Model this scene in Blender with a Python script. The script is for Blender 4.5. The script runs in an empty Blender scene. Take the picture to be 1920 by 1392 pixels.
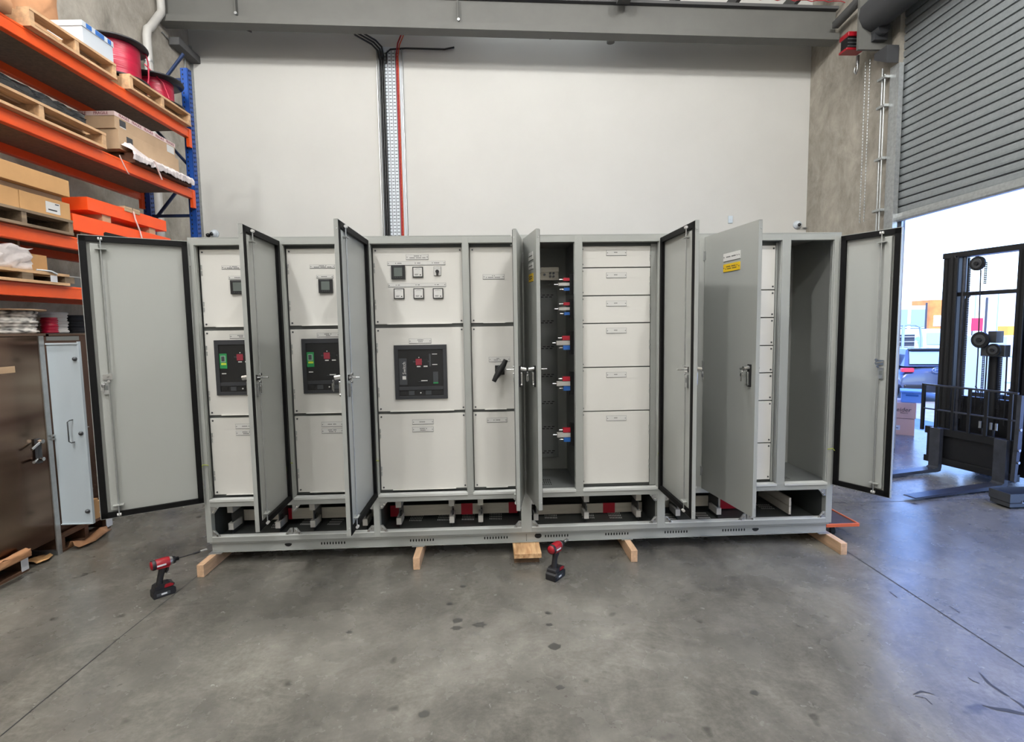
import bpy, math, random
from mathutils import Matrix, Vector
random.seed(7)
C = bpy.context.scene.collection
SC = bpy.context.scene
R = math.radians

# ---------------------------------------------------------------- camera
F = 983.5; CAM = Vector((0, -3.734, 1.677))
def cam_axes(p=R(4.783), r=R(-.889), y=R(2.452)):
    fw = Vector((math.sin(y), math.cos(y), 0)); rt = Vector((math.cos(y), -math.sin(y), 0)); up = Vector((0, 0, 1))
    f2 = fw*math.cos(p) - up*math.sin(p); u2 = up*math.cos(p) + fw*math.sin(p)
    return rt*math.cos(r) + u2*math.sin(r), u2*math.cos(r) - rt*math.sin(r), f2
RT, UP, FW = cam_axes()
cd = bpy.data.cameras.new('camera'); cam = bpy.data.objects.new('camera', cd); C.objects.link(cam)
cd.sensor_width = 36; cd.sensor_fit = 'HORIZONTAL'; cd.lens = F/1920*36; cd.clip_end = 300; cd.clip_start = .05
M = Matrix.Identity(4)
for i in range(3):
    M[i][0] = RT[i]; M[i][1] = UP[i]; M[i][2] = -FW[i]; M[i][3] = CAM[i]
cam.matrix_world = M
SC.camera = cam
# a surveyed point: where the sight line through (px, py) meets a plane of the place
def ray(px, py): return FW + RT*((px-960)/F) - UP*((py-696)/F)
def onX(px, py, X): d = ray(px, py); return CAM + d*((X-CAM.x)/d.x)
def onY(px, py, Y): d = ray(px, py); return CAM + d*((Y-CAM.y)/d.y)
def onZ(px, py, Z): d = ray(px, py); return CAM + d*((Z-CAM.z)/d.z)

# ---------------------------------------------------------------- light
SC.view_settings.view_transform = 'Standard'; SC.view_settings.look = 'None'
SC.view_settings.gamma = 1; SC.view_settings.use_curve_mapping = False
SC.view_settings.exposure = 0.4
w = bpy.data.worlds.new('world'); SC.world = w; w.use_nodes = True
nt = w.node_tree; bg = nt.nodes['Background']
tc = nt.nodes.new('ShaderNodeTexCoord'); sx = nt.nodes.new('ShaderNodeSeparateXYZ'); cr = nt.nodes.new('ShaderNodeValToRGB')
nt.links.new(tc.outputs['Generated'], sx.inputs[0]); nt.links.new(sx.outputs['Z'], cr.inputs[0]); nt.links.new(cr.outputs[0], bg.inputs[0])
cr.color_ramp.elements[0].position = 0.0; cr.color_ramp.elements[0].color = (.62, .78, .9, 1)
cr.color_ramp.elements[1].position = .55; cr.color_ramp.elements[1].color = (.1, .25, 1, 1)
e_ = cr.color_ramp.elements.new(.2); e_.color = (.30, .52, 1, 1)
bg.inputs[1].default_value = 3.8
def sun(name, rot, e, col, ang):
    l = bpy.data.lights.new(name, 'SUN'); l.energy = e; l.color = col; l.angle = ang
    o = bpy.data.objects.new(name, l); o.rotation_euler = rot; C.objects.link(o); return o
sun('sun', (R(38), R(-28), 0), 5.0, (1, .96, .9), R(.6))
def lamp(name, loc, e, r, col=(1, .985, .965)):
    l = bpy.data.lights.new(name, 'POINT'); l.shadow_soft_size = r; l.energy = e; l.color = col
    o = bpy.data.objects.new(name, l); o.location = loc; C.objects.link(o); return o
HB = 330
for x, y, k in ((-2.9, -.6, 1.1), (.2, -.6, .85), (3.0, -.6, .8), (-2.6, -4.2, 1), (2.0, -4.2, 1), (-2.6, -7.8, .8), (2.0, -7.8, .8)):
    lamp('high_bay_lamp', (x, y, 6.85), HB*k, .16)

# ---------------------------------------------------------------- materials
def lin(c):
    if isinstance(c, str):
        c = [int(c[i:i+2], 16)/255 for i in (0, 2, 4)]
    return tuple((v/12.92 if v <= .04045 else ((v+.055)/1.055)**2.4) for v in c) + (1,)
MATS = {}
def mat(name, col, rough=.5, metal=0, noise=0, nscale=8, bump=0, bscale=60, spec=.5, emit=0, stretch=(1, 1, 1), col2=None, coat=0, detail=4, rvar=0, dist=0, nrough=.62):
    m = bpy.data.materials.new(name); m.use_nodes = True; MATS[name] = m
    t = m.node_tree; b = t.nodes['Principled BSDF']; c = lin(col)
    b.inputs['Base Color'].default_value = c; b.inputs['Roughness'].default_value = rough; b.inputs['Metallic'].default_value = metal
    b.inputs['Specular IOR Level'].default_value = spec; b.inputs['Coat Weight'].default_value = coat
    if emit: b.inputs['Emission Color'].default_value = c; b.inputs['Emission Strength'].default_value = emit
    if noise or bump or rvar:
        co = t.nodes.new('ShaderNodeTexCoord'); mp = t.nodes.new('ShaderNodeMapping'); mp.inputs['Scale'].default_value = stretch
        t.links.new(co.outputs['Object'], mp.inputs[0])
    if noise or rvar:
        n = t.nodes.new('ShaderNodeTexNoise'); n.inputs['Scale'].default_value = nscale; n.inputs['Detail'].default_value = detail; n.inputs['Roughness'].default_value = nrough; n.inputs['Distortion'].default_value = dist
        t.links.new(mp.outputs[0], n.inputs['Vector'])
        if noise:
            rp = t.nodes.new('ShaderNodeValToRGB'); d = lin(col2) if col2 else tuple(v*(1-noise) for v in c[:3])+(1,)
            rp.color_ramp.elements[0].color = d; rp.color_ramp.elements[1].color = tuple(min(1, v*(1+noise*.35)) for v in c[:3])+(1,)
            rp.color_ramp.elements[0].position = .3; rp.color_ramp.elements[1].position = .68
            t.links.new(n.outputs[0], rp.inputs[0]); t.links.new(rp.outputs[0], b.inputs['Base Color'])
        if rvar:
            mr = t.nodes.new('ShaderNodeMapRange'); mr.inputs[3].default_value = max(.02, rough-rvar); mr.inputs[4].default_value = rough+rvar
            t.links.new(n.outputs[0], mr.inputs[0]); t.links.new(mr.outputs[0], b.inputs['Roughness'])
    if bump:
        n2 = t.nodes.new('ShaderNodeTexNoise'); n2.inputs['Scale'].default_value = bscale; n2.inputs['Detail'].default_value = 3
        bp = t.nodes.new('ShaderNodeBump'); bp.inputs['Strength'].default_value = bump; bp.inputs['Distance'].default_value = .01
        t.links.new(mp.outputs[0], n2.inputs['Vector']); t.links.new(n2.outputs[0], bp.inputs['Height']); t.links.new(bp.outputs[0], b.inputs['Normal'])
    return m
mat('grey_paint', '989a96', .33, bump=.05, bscale=220)
mat('grey_inner', '686b6a', .28)
mat('white_panel', 'cfcdc8', .38, bump=.03, bscale=200)
mat('gasket', '050506', .6, spec=.2)
mat('black', '121214', .45)
mat('black_soft', '2a2b2f', .6)
mat('dark_grey', '3a3c40', .5)
mat('chrome', 'c8c8c8', .18, 1)
mat('zinc', 'b9bbbb', .35, .85, noise=.15, nscale=20)
mat('steel_dark', '55575a', .4, .7)
mat('label', 'c9c8c5', .35)
mat('label_edge', '5c5c5f', .4)
mat('ink', '2c2c30', .6)
mat('yellow', 'd3ae1c', .4)
mat('tinned', 'cfc9bd', .4, .15, noise=.12, nscale=5, stretch=(1, 1, 6))
mat('bus_red', 'b1142c', .4)
mat('bus_blue', '1f5fae', .4)
mat('insul', 'b9b6b0', .5)
mat('slot', '050506', .8)
mat('copper_earth', '8f9a2e', .5)
mat('copper_braid', 'b06a48', .45, .5)
mat('timber', 'cda886', .6, noise=.3, nscale=3, stretch=(9, 1.2, 9), bump=.15, bscale=60)
mat('timber_dark', '6c5136', .7, noise=.4, nscale=3, stretch=(9, 1.2, 9))
mat('pallet', 'c8a27a', .65, noise=.35, nscale=3, stretch=(8, 1.2, 8), bump=.1)
mat('pallet_old', '7d6a55', .75, noise=.45, nscale=3, stretch=(8, 1.2, 8))
mat('pallet_brown', '5d3f2c', .75, noise=.4, nscale=3, stretch=(8, 1.2, 8))
mat('orange', 'e4541c', .38, noise=.08, nscale=4)
mat('orange_box', 'f4551e', .42)
mat('blue_post', '134490', .4, noise=.12, nscale=5)
mat('blue_dark', '13294f', .5)
mat('shelf_board', '7e6e5f', .8, noise=.25, nscale=30)
mat('cardboard', 'bd915f', .75, noise=.1, nscale=5, bump=.06, bscale=30)
mat('cardboard_pale', 'b69a7b', .75, noise=.12, nscale=4)
mat('brown_paper', 'b0805a', .7, noise=.35, nscale=3, bump=.9, bscale=6)
mat('tape', 'd9c2bd', .35)
mat('tape_ink', '7b2238', .6)
mat('plastic_wrap', 'd5cbc8', .22, noise=.15, nscale=6, bump=1.0, bscale=9, coat=.4)
mat('black_wrap', '141518', .18, bump=1.0, bscale=11, coat=.5)
mat('white_box', 'bcc3c9', .5)
mat('blue_print', '2c63ab', .5)
mat('reel_black', '1b1a1c', .45)
mat('red_cable', 'ab1034', .38, bump=1.0, bscale=1, noise=.2, nscale=9, stretch=(1, 1, 30))
mat('white_rope', 'd7d5d0', .6)
mat('twist_rope', 'cfccc5', .7, noise=.95, nscale=16, stretch=(1, 1, 2.2), detail=1)
mat('concrete_wall', 'a39d92', .85, noise=.3, nscale=3.0, stretch=(1, 1, .7), bump=.35, bscale=14, detail=14, col2='757067', dist=.35, nrough=.72)
mat('plaster', 'bab9b4', .8, noise=.04, nscale=1.2, bump=.02)
mat('beam_grey', '5c5c58', .6, noise=.1, nscale=3)
mat('beam_dark', '4c4c4c', .7)
mat('roof_sheet', 'b9bcbc', .5)
mat('skylight', 'eef4f6', .6, emit=2.2)
mat('red_mesh', '9a1f28', .6); mat('cable_orange', 'b5461f', .5)
mat('shutter_dark', '3a3c3f', .6); mat('drum_dark', '333436', .7); mat('shutter', '84898b', .42, .3, noise=.12, nscale=30, bump=.1, bscale=120)
mat('galv', 'a9acac', .38, .7, noise=.2, nscale=25)
mat('pvc', 'adaba6', .35, noise=.1, nscale=6)
mat('stainless', '8a7868', .2, 1, bump=.05, bscale=3, noise=1, col2='4b3128', nscale=1.6, stretch=(.2, .35, 2.2), detail=2)  # brown bands are reflections painted into the base colour
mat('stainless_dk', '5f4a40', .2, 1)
mat('door_pale', 'b9c4cb', .35)
mat('drill_red', '8f101d', .32)
mat('drill_black', '17161a', .5)
mat('sticker', 'cdced2', .4)
mat('fork_black', '101114', .42, noise=.2, nscale=8)
mat('fork_steel', '4a4d55', .35, .6, noise=.3, nscale=9)
mat('trolley_wood', '4d3e3a', .7, noise=.3, nscale=5)
mat('trolley_orange', 'd9663a', .45)
mat('rubber', '1a1a1a', .8)
mat('car_paint', '4c5566', .22, .35, coat=.6)
mat('car_glass', '9db8cf', .08, .2, coat=1)
mat('car_white', 'cdd9df', .3)
mat('tail_red', 'c03040', .3)
mat('box_pink', 'cfa595', .7)
mat('bin_blue', '6d9be0', .5)
mat('bld_blue', '8fa3b8', .5)
mat('bld_glass', '4e6a86', .15, .3)
mat('bld_orange', 'e98a3c', .6, noise=.35, nscale=1.2)
mat('bld_white', 'dfe2e3', .7)
mat('banner_red', 'd42c48', .6)
mat('machine_yellow', 'e8a838', .5)
mat('asphalt', '9b9ea3', .8, noise=.2, nscale=3)
mat('green_board', '1c7f45', .5); mat('green_lcd', '7fa08c', .3); mat('lcd', '5b625f', .2)
mat('yellow_green', 'b9c83a', .5); mat('button_red', '8a2a38', .45); mat('grey_lit_edge', 'c4c6c3', .35); mat('tray_dark', '3d403f', .5); mat('hole_light_paint', 'e6e8e6', .7)
mat('ply', 'cdaa80', .6, noise=.3, nscale=2.2, stretch=(14, 1.4, 14), col2='8f6238', detail=3)

# ---------------------------------------------------------------- mesh tools
class MB:
    def __init__(s, *mats): s.v = []; s.f = []; s.fm = []; s.sm = []; s.m = list(mats); s.B = None
    def mi(s, m):
        if isinstance(m, int): return m
        if m not in s.m: s.m.append(m)
        return s.m.index(m)
    def add(s, vs, fs, m=0, smooth=False):
        k = len(s.v); m = s.mi(m)
        for p in vs:
            p = Vector(p); s.v.append(s.B @ p if s.B else p)
        for f in fs: s.f.append([i+k for i in f]); s.fm.append(m); s.sm.append(smooth)
        return s
    def box(s, x0, y0, z0, x1, y1, z1, m=0):
        return s.add([(x0, y0, z0), (x1, y0, z0), (x1, y1, z0), (x0, y1, z0), (x0, y0, z1), (x1, y0, z1), (x1, y1, z1), (x0, y1, z1)],
                     [(0, 3, 2, 1), (4, 5, 6, 7), (0, 1, 5, 4), (1, 2, 6, 5), (2, 3, 7, 6), (3, 0, 4, 7)], m)
    def cbox(s, c, d, m=0, rot=None):
        h = [x/2 for x in d]; c = Vector(c); vs = []
        for z in (-1, 1):
            for x, y in ((-1, -1), (1, -1), (1, 1), (-1, 1)):
                p = Vector((x*h[0], y*h[1], z*h[2])); vs.append(c + (rot @ p if rot else p))
        return s.add(vs, [(0, 3, 2, 1), (4, 5, 6, 7), (0, 1, 5, 4), (1, 2, 6, 5), (2, 3, 7, 6), (3, 0, 4, 7)], m)
    def cyl(s, a, b, r, m=0, n=12, r2=None, caps=True):
        a = Vector(a); b = Vector(b); r2 = r if r2 is None else r2; d = (b-a).normalized()
        u = d.orthogonal().normalized(); v = d.cross(u); vs = []
        for p, q in ((a, r), (b, r2)):
            for i in range(n):
                t = 2*math.pi*i/n; vs.append(p + u*math.cos(t)*q + v*math.sin(t)*q)
        s.add(vs, [(i, (i+1) % n, n+(i+1) % n, n+i) for i in range(n)], m, True)
        if caps: s.add(vs, [tuple(range(n-1, -1, -1)), tuple(range(n, 2*n))], m)
        return s
    def tube(s, pts, r, m=0, n=8):
        pts = [Vector(p) for p in pts]; vs = []; N = len(pts); u = None
        for i, p in enumerate(pts):
            d = (pts[min(i+1, N-1)] - pts[max(i-1, 0)]).normalized()
            u = d.orthogonal().normalized() if u is None else (u - d*u.dot(d)).normalized()
            v = d.cross(u); rr = r[i] if isinstance(r, (list, tuple)) else r
            for k in range(n):
                t = 2*math.pi*k/n; vs.append(p + u*math.cos(t)*rr + v*math.sin(t)*rr)
        fs = [(i*n+k, i*n+(k+1) % n, (i+1)*n+(k+1) % n, (i+1)*n+k) for i in range(N-1) for k in range(n)]
        s.add(vs, fs, m, True); s.add(vs, [tuple(range(n-1, -1, -1)), tuple(range((N-1)*n, N*n))], m); return s
    def prism(s, poly, h0, h1, m=0, ax='z', smooth=False):
        n = len(poly); f = {'z': lambda a, b, h: (a, b, h), 'y': lambda a, b, h: (a, h, b), 'x': lambda a, b, h: (h, a, b)}[ax]
        vs = [f(a, b, h) for h in (h0, h1) for a, b in poly]
        s.add(vs, [(i, (i+1) % n, n+(i+1) % n, n+i) for i in range(n)], m, smooth)
        s.add(vs, [tuple(range(n-1, -1, -1)), tuple(range(n, 2*n))], m); return s
    def lathe(s, prof, c=(0, 0, 0), m=0, n=24, ax='z'):
        c = Vector(c); vs = []
        for r, h in prof:
            for i in range(n):
                t = 2*math.pi*i/n; a, b = r*math.cos(t), r*math.sin(t)
                vs.append(c + Vector({'z': (a, b, h), 'y': (a, h, b), 'x': (h, a, b)}[ax]))
        N = len(prof)
        s.add(vs, [(k*n+i, k*n+(i+1) % n, (k+1)*n+(i+1) % n, (k+1)*n+i) for k in range(N-1) for i in range(n)], m, True); return s
    def text(s, txt, size, mw, m=0, depth=.0006, align='CENTER', sx=1, shear=0):
        cu = bpy.data.curves.new('t', 'FONT'); cu.body = txt; cu.size = size; cu.extrude = depth; cu.align_x = align; cu.align_y = 'CENTER'; cu.shear = shear; cu.resolution_u = 2
        o = bpy.data.objects.new('t', cu); me = bpy.data.meshes.new_from_object(o)
        s.add([mw @ Vector((v.co.x*sx, v.co.y, v.co.z)) for v in me.vertices], [tuple(p.vertices) for p in me.polygons], m)
        bpy.data.objects.remove(o); bpy.data.curves.remove(cu); bpy.data.meshes.remove(me); return s
    def build(s, name, parent=None, loc=None, rotz=0, bevel=0, seg=2, label=None):
        me = bpy.data.meshes.new(name); me.from_pydata([tuple(v) for v in s.v], [], s.f)
        for m in s.m: me.materials.append(MATS[m])
        for p, a, b in zip(me.polygons, s.fm, s.sm): p.material_index = a; p.use_smooth = b
        me.validate(); me.update()
        import bmesh
        bm = bmesh.new(); bm.from_mesh(me); bmesh.ops.recalc_face_normals(bm, faces=bm.faces); bm.to_mesh(me); bm.free()
        o = bpy.data.objects.new(name, me); C.objects.link(o)
        if parent:
            o.parent = parent
            if parent.type == 'EMPTY': o.matrix_parent_inverse = MPI[parent.name]
        if loc: o.location = loc
        o.rotation_euler = (0, 0, rotz)
        if bevel:
            b = o.modifiers.new('bevel', 'BEVEL'); b.width = bevel; b.segments = seg; b.limit_method = 'ANGLE'; b.angle_limit = R(40)
        if label: o['label'] = label
        return o
MPI = {}
def thing(name, label, cat, loc=(0, 0, 0), group=None, rotz=0, local=False):
    o = bpy.data.objects.new(name, None); C.objects.link(o); o.empty_display_size = .1
    o.location = loc; o.rotation_euler = (0, 0, rotz); o['label'] = label; o['category'] = cat
    if group: o['group'] = group
    MPI[o.name] = Matrix.Identity(4) if local else (Matrix.Translation(loc) @ Matrix.Rotation(rotz, 4, 'Z')).inverted()
    return o
def tag(o, label, cat, group=None):
    o['label'] = label; o['category'] = cat
    if group: o['group'] = group
    return o
def struct(o): o['kind'] = 'structure'; return o
def kids(o): return [x for x in bpy.data.objects if x.parent == o]
def dup(o, parent=None):
    c = o.copy(); C.objects.link(c)
    if parent: c.parent = parent
    for ch in kids(o): dup(ch, c)
    return c
def dup_thing(o, loc, rotz, label, group=None):
    c = dup(o); c.location = loc; c.rotation_euler = (0, 0, rotz); c['label'] = label
    if group: c['group'] = group
    return c
def share(src, name, parent, loc=None, rotz=0):                     # another copy of a part, sharing its mesh
    o = src.copy(); o.name = name; C.objects.link(o); o.parent = parent
    if parent.type == 'EMPTY': o.matrix_parent_inverse = MPI[parent.name]
    else: o.matrix_parent_inverse = Matrix.Identity(4)
    if loc is not None: o.location = loc
    o.rotation_euler = (0, 0, rotz); return o
def facing(x, y, z, n='-y', roll=0):                                # frame for flat text: reads upright on a face turned to n
    rz = {'-y': 0, '+x': 90, '-x': -90, '+y': 180}[n]
    return Matrix.Translation((x, y, z)) @ Matrix.Rotation(R(rz), 4, 'Z') @ Matrix.Rotation(R(90), 4, 'X') @ Matrix.Rotation(R(roll), 4, 'Z')
# ================================================================ SETTING
WY = 4.8                                                            # white end wall
XL = -4.46; XR = lambda y: 5.22 - (WY-y)*math.tan(R(2.0))           # side walls
m = MB('floor_mat')
fm = mat('floor_mat', '85837c', .3)
t = fm.node_tree; b = t.nodes['Principled BSDF']
co = t.nodes.new('ShaderNodeTexCoord')
def tex(kind, scale, detail=6, rough=.6, st=(1, 1, 1), dist=0):
    mp = t.nodes.new('ShaderNodeMapping'); mp.inputs['Scale'].default_value = st; t.links.new(co.outputs['Object'], mp.inputs[0])
    n = t.nodes.new('ShaderNodeTexNoise'); n.inputs['Scale'].default_value = scale; n.inputs['Detail'].default_value = detail; n.inputs['Roughness'].default_value = rough; n.inputs['Distortion'].default_value = dist
    t.links.new(mp.outputs[0], n.inputs['Vector']); return n.outputs[0]
def ramp(x, pts):
    r = t.nodes.new('ShaderNodeValToRGB'); e = r.color_ramp.elements
    e[0].position, e[0].color = pts[0][0], pts[0][1]; e[1].position, e[1].color = pts[-1][0], pts[-1][1]
    for p, c in pts[1:-1]: k = e.new(p); k.color = c
    t.links.new(x, r.inputs[0]); return r.outputs[0]
def mul(a, c, f=1, mode='MULTIPLY'):
    x = t.nodes.new('ShaderNodeMix'); x.data_type = 'RGBA'; x.blend_type = mode; x.inputs[0].default_value = f
    t.links.new(a, x.inputs[6]); t.links.new(c, x.inputs[7]); return x.outputs[2]
g = lambda v: (v, v, v, 1)
base = ramp(tex('n', .8, 10, .68, dist=1.2), [(.34, lin('53514b')), (.5, lin('66635c')), (.66, lin('78756d'))])
fine = ramp(tex('n', 9, 8, .7, st=(1, .55, 1)), [(.3, g(.8)), (.7, g(1.14))])
micro = ramp(tex('n', 42, 6, .75), [(.3, g(.82)), (.7, g(1.14))])
swirl = ramp(tex('n', 2.2, 6, .55, st=(1, 1.8, 1), dist=2.5), [(.42, g(.9)), (.5, g(1.04)), (.56, g(.93)), (.7, g(1.02))])
spots = ramp(tex('n', 5.5, 2, .5), [(.26, g(.5)), (.31, g(1)), (1, g(1))])
cc = mul(mul(mul(mul(base, fine), micro), swirl), spots)
t.links.new(cc, b.inputs['Base Color'])
rr = t.nodes.new('ShaderNodeMapRange'); t.links.new(tex('n', 3, 5, .6), rr.inputs[0]); rr.inputs[3].default_value = .17; rr.inputs[4].default_value = .36
t.links.new(rr.outputs[0], b.inputs['Roughness'])
bp = t.nodes.new('ShaderNodeBump'); bp.inputs['Strength'].default_value = .12; bp.inputs['Distance'].default_value = .01
t.links.new(tex('n', 14, 6, .6), bp.inputs['Height']); t.links.new(bp.outputs[0], b.inputs['Normal'])
b.inputs['Specular IOR Level'].default_value = .55
m.box(-6.2, -10, -.2, 6.6, 5.2, 0)
struct(m.build('floor'))
# saw cuts and tyre scuffs set in the slab
def strip(pts, wd, name, mt, z=.0012):
    q = MB(mt); vs = []
    for i, p in enumerate(pts):
        a = Vector(pts[max(i-1, 0)]); c = Vector(pts[min(i+1, len(pts)-1)]); d = (c-a).normalized(); n = Vector((-d.y, d.x))
        ww = wd[i] if isinstance(wd, list) else wd
        vs += [(p[0]+n.x*ww/2, p[1]+n.y*ww/2, z), (p[0]-n.x*ww/2, p[1]-n.y*ww/2, z)]
    q.add(vs, [(2*i, 2*i+1, 2*i+3, 2*i+2) for i in range(len(pts)-1)])
    return struct(q.build(name))
mat('cut', '1c1c1d', .8); mat('scuff', '303035', .6); mat('faint', '403f3b', .45)
strip([(2.60, 4.7), (2.59, -.1), (2.5, -3.6)], .007, 'trim_1', 'cut')
strip([(-2.03, 4.7), (-2.04, -.18), (-2.07, -.9), (-2.1, -3.6)], .006, 'trim_2', 'cut')
strip([(2.6, .9), (5.0, .86)], .006, 'trim_3', 'cut')
def Z2(px, py): p = onZ(px, py, 0); return (p.x, p.y)
for i, (pts, wd) in enumerate([([(1836, 1262), (1855, 1283), (1885, 1303), (1893, 1307)], [.004, .016, .014, .004]), ([(1895, 1310), (1912, 1320), (1925, 1332)], [.004, .014, .012]),
        ([(1842, 1323), (1866, 1330), (1890, 1333), (1925, 1341)], [.004, .018, .024, .02]), ([(1815, 1271), (1825, 1278), (1836, 1282)], .006),
        ([(1712, 1303), (1728, 1297), (1752, 1303)], [.003, .012, .004]), ([(1716, 1306), (1735, 1310), (1748, 1322)], .005), ([(1668, 1110), (1682, 1121)], .006), ([(1780, 1137), (1800, 1150)], .005)]):
    strip([Z2(*p) for p in pts], wd, 'trim_%d' % (4+i), 'scuff')
# dark drips on the slab
q = MB('scuff')
for px, py, r in ((1040, 1213, .035), (858, 1164, .03), (900, 1172, .035), (856, 1178, .028), (655, 1186, .018), (795, 1340, .025), (843, 1133, .02), (868, 1100, .02), (1028, 1150, .02), (1030, 1172, .018), (1050, 1290, .02), (1415, 1300, .02)):
    c = Z2(px, py); n = 12
    q.add([(c[0]+r*(1+.35*math.sin(3.1*k+px))*math.cos(2*math.pi*k/n), c[1]+.8*r*(1+.3*math.sin(2.3*k+py))*math.sin(2*math.pi*k/n), .001) for k in range(n)], [tuple(range(n))], 'faint')
struct(q.build('trim_20'))

m = MB('plaster'); m.box(XL-.3, WY, 0, 5.5, WY+.15, 7.7); struct(m.build('wall_back'))
m = MB('concrete_wall'); m.box(XL-.2, -10, 0, XL, WY, 7.7); struct(m.build('wall_left'))
m = MB('plaster'); m.box(XL-.2, -10.2, 0, 5.5, -10, 7.7); struct(m.build('wall_front'))
# right wall: concrete pier, header over the vehicle opening, far pier
OY1, OY0, OZ = 2.86, -2.9, 5.5
m = MB('concrete_wall')
for y0, y1, z0, z1 in ((OY1, WY, 0, 7.7), (OY0, OY1, OZ, 7.7), (-10, OY0, 0, 7.7)):
    m.add([(XR(y0), y0, z0), (XR(y1), y1, z0), (XR(y1)+.18, y1, z0), (XR(y0)+.18, y0, z0), (XR(y0), y0, z1), (XR(y1), y1, z1), (XR(y1)+.18, y1, z1), (XR(y0)+.18, y0, z1)],
          [(0, 3, 2, 1), (4, 5, 6, 7), (0, 1, 5, 4), (1, 2, 6, 5), (2, 3, 7, 6), (3, 0, 4, 7)])
struct(m.build('wall_right'))
m = MB('galv'); m.box(XL+.001, WY-.006, 3.0, XL+.05, WY+.0, 6.0); struct(m.build('trim_30'))
# corrugated roof with a translucent sheet
m = MB('roof_sheet', 'skylight')
x = XL-.2; k = 0; pr = []
while x < 5.6: pr += [(x, 7.38), (x+.12, 7.38), (x+.15, 7.42), (x+.27, 7.42)]; x += .30
top = [(a, b+.02) for a, b in reversed(pr)]
for (y0, y1) in ((-10.2, 1.0), (1.0, WY+.2)):
    vs = [(a, y, z) for y in (y0, y1) for a, z in pr]; n = len(pr)
    m.add(vs, [(i, i+1, n+i+1, n+i) for i in range(n-1)])
m.box(XL-.3, -10.3, 7.5, 5.6, WY+.3, 7.6)
struct(m.build('ceiling'))
m = MB('skylight'); m.box(-.3, 4.25, 6.62, 2.1, 4.75, 6.64)
struct(m.build('window_1'))
# roof frame in front of the end wall: sloping rafter with a bottom channel
def sl(x, z0): return z0 - .0185*(x+4.2)
def beam(name, x0, x1, y0, y1, zb, zt, mt):
    q = MB(mt)
    q.add([(x0, y0, sl(x0, zb)), (x1, y0, sl(x1, zb)), (x1, y1, sl(x1, zb)), (x0, y1, sl(x0, zb)), (x0, y0, sl(x0, zt)), (x1, y0, sl(x1, zt)), (x1, y1, sl(x1, zt)), (x0, y1, sl(x0, zt))],
          [(0, 3, 2, 1), (4, 5, 6, 7), (0, 1, 5, 4), (1, 2, 6, 5), (2, 3, 7, 6), (3, 0, 4, 7)]); return q.build(name)
rf = thing('roof_beam', 'long grey steel rafter spanning above the white end wall', 'beam', (0, 4.1, 6.0)); rf['kind'] = 'structure'; rf.name = 'trim_31'; MPI['trim_31'] = MPI['roof_beam']
def under(o, p): o.parent = p; o.matrix_parent_inverse = MPI[p.name]; return o
XE = 5.14
under(beam('bottom_flange', XL+.02, XE, 4.0, 4.2, 5.92, 6.01, 'beam_grey'), rf)
under(beam('web', XL+.02, XE, 4.1, 4.12, 6.0, 6.36, 'beam_grey'), rf)
under(beam('top_flange', XL+.02, XE, 4.03, 4.19, 6.36, 6.4, 'beam_dark'), rf)
for xx in (-3.4, -.35):
    q = MB('beam_grey'); q.box(xx-.006, 4.02, sl(xx, 6.01), xx+.006, 4.1, sl(xx, 6.34)); q.cyl((xx+.01, 4.03, sl(xx, 6.05)), (xx+.01, 4.0, sl(xx, 6.05)), .02, 'zinc'); q.build('stiffener', rf)
for k, xx in enumerate([XL+.1+i*.9 for i in range(11)]):
    q = MB('beam_dark'); q.box(xx, 3.4, 6.42, xx+.06, WY, 6.6); struct(q.build('trim_%d' % (40+k)))
q = MB('red_mesh')
for i in range(22):
    x0 = -.3+i*.25; q.tube([(x0, 3.98, sl(x0, 6.415)), (x0+.06, 3.98, sl(x0, 6.43)), (x0+.18, 3.98, sl(x0, 6.43)), (x0+.25, 3.98, sl(x0+.25, 6.415))], .006, n=5)
tag(q.build('safety_mesh_edge'), 'thin red wire edge of roof safety mesh above the grey rafter', 'safety mesh')
a, c = onX(1566, 48, 5.05), onX(1640, -30, 4.98)
q = MB('beam_dark'); q.tube([a, c], .06, n=4); struct(q.build('trim_60'))
q = MB('beam_dark'); q.box(XL+.02, 4.25, 5.74, XL+.16, WY, 5.84); struct(q.build('trim_61'))
q = MB('beam_grey'); p = onY(1168, 8, 4.0)
q = MB('beam_grey'); q.box(p.x-.1, 3.75, p.z-.02, p.x+.08, 3.97, p.z+.14); q.cyl((p.x-.02, 3.7, p.z-.0), (p.x-.02, 3.96, p.z+.06), .07)
tag(q.build('sprinkler_bracket'), 'small grey bracket clamped to the front of the rafter, right of centre', 'bracket')
p = onY(1145, 80, 4.5); q = MB('beam_grey'); q.cyl((p.x, p.y, p.z), (p.x, p.y, 6.5), .06, n=16)
tag(q.build('drop_pipe'), 'short grey pipe end poking down below the rafter at the wall', 'pipe')
for i, (a, c) in enumerate((((440, 48), (472, 60)), ((1030, 73), (1062, 64)))):
    q = MB('beam_dark'); q.tube([onY(*a, 4.2), onY(*c, 4.2)], .012, n=6); q.build('brace_rod', rf)

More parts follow.
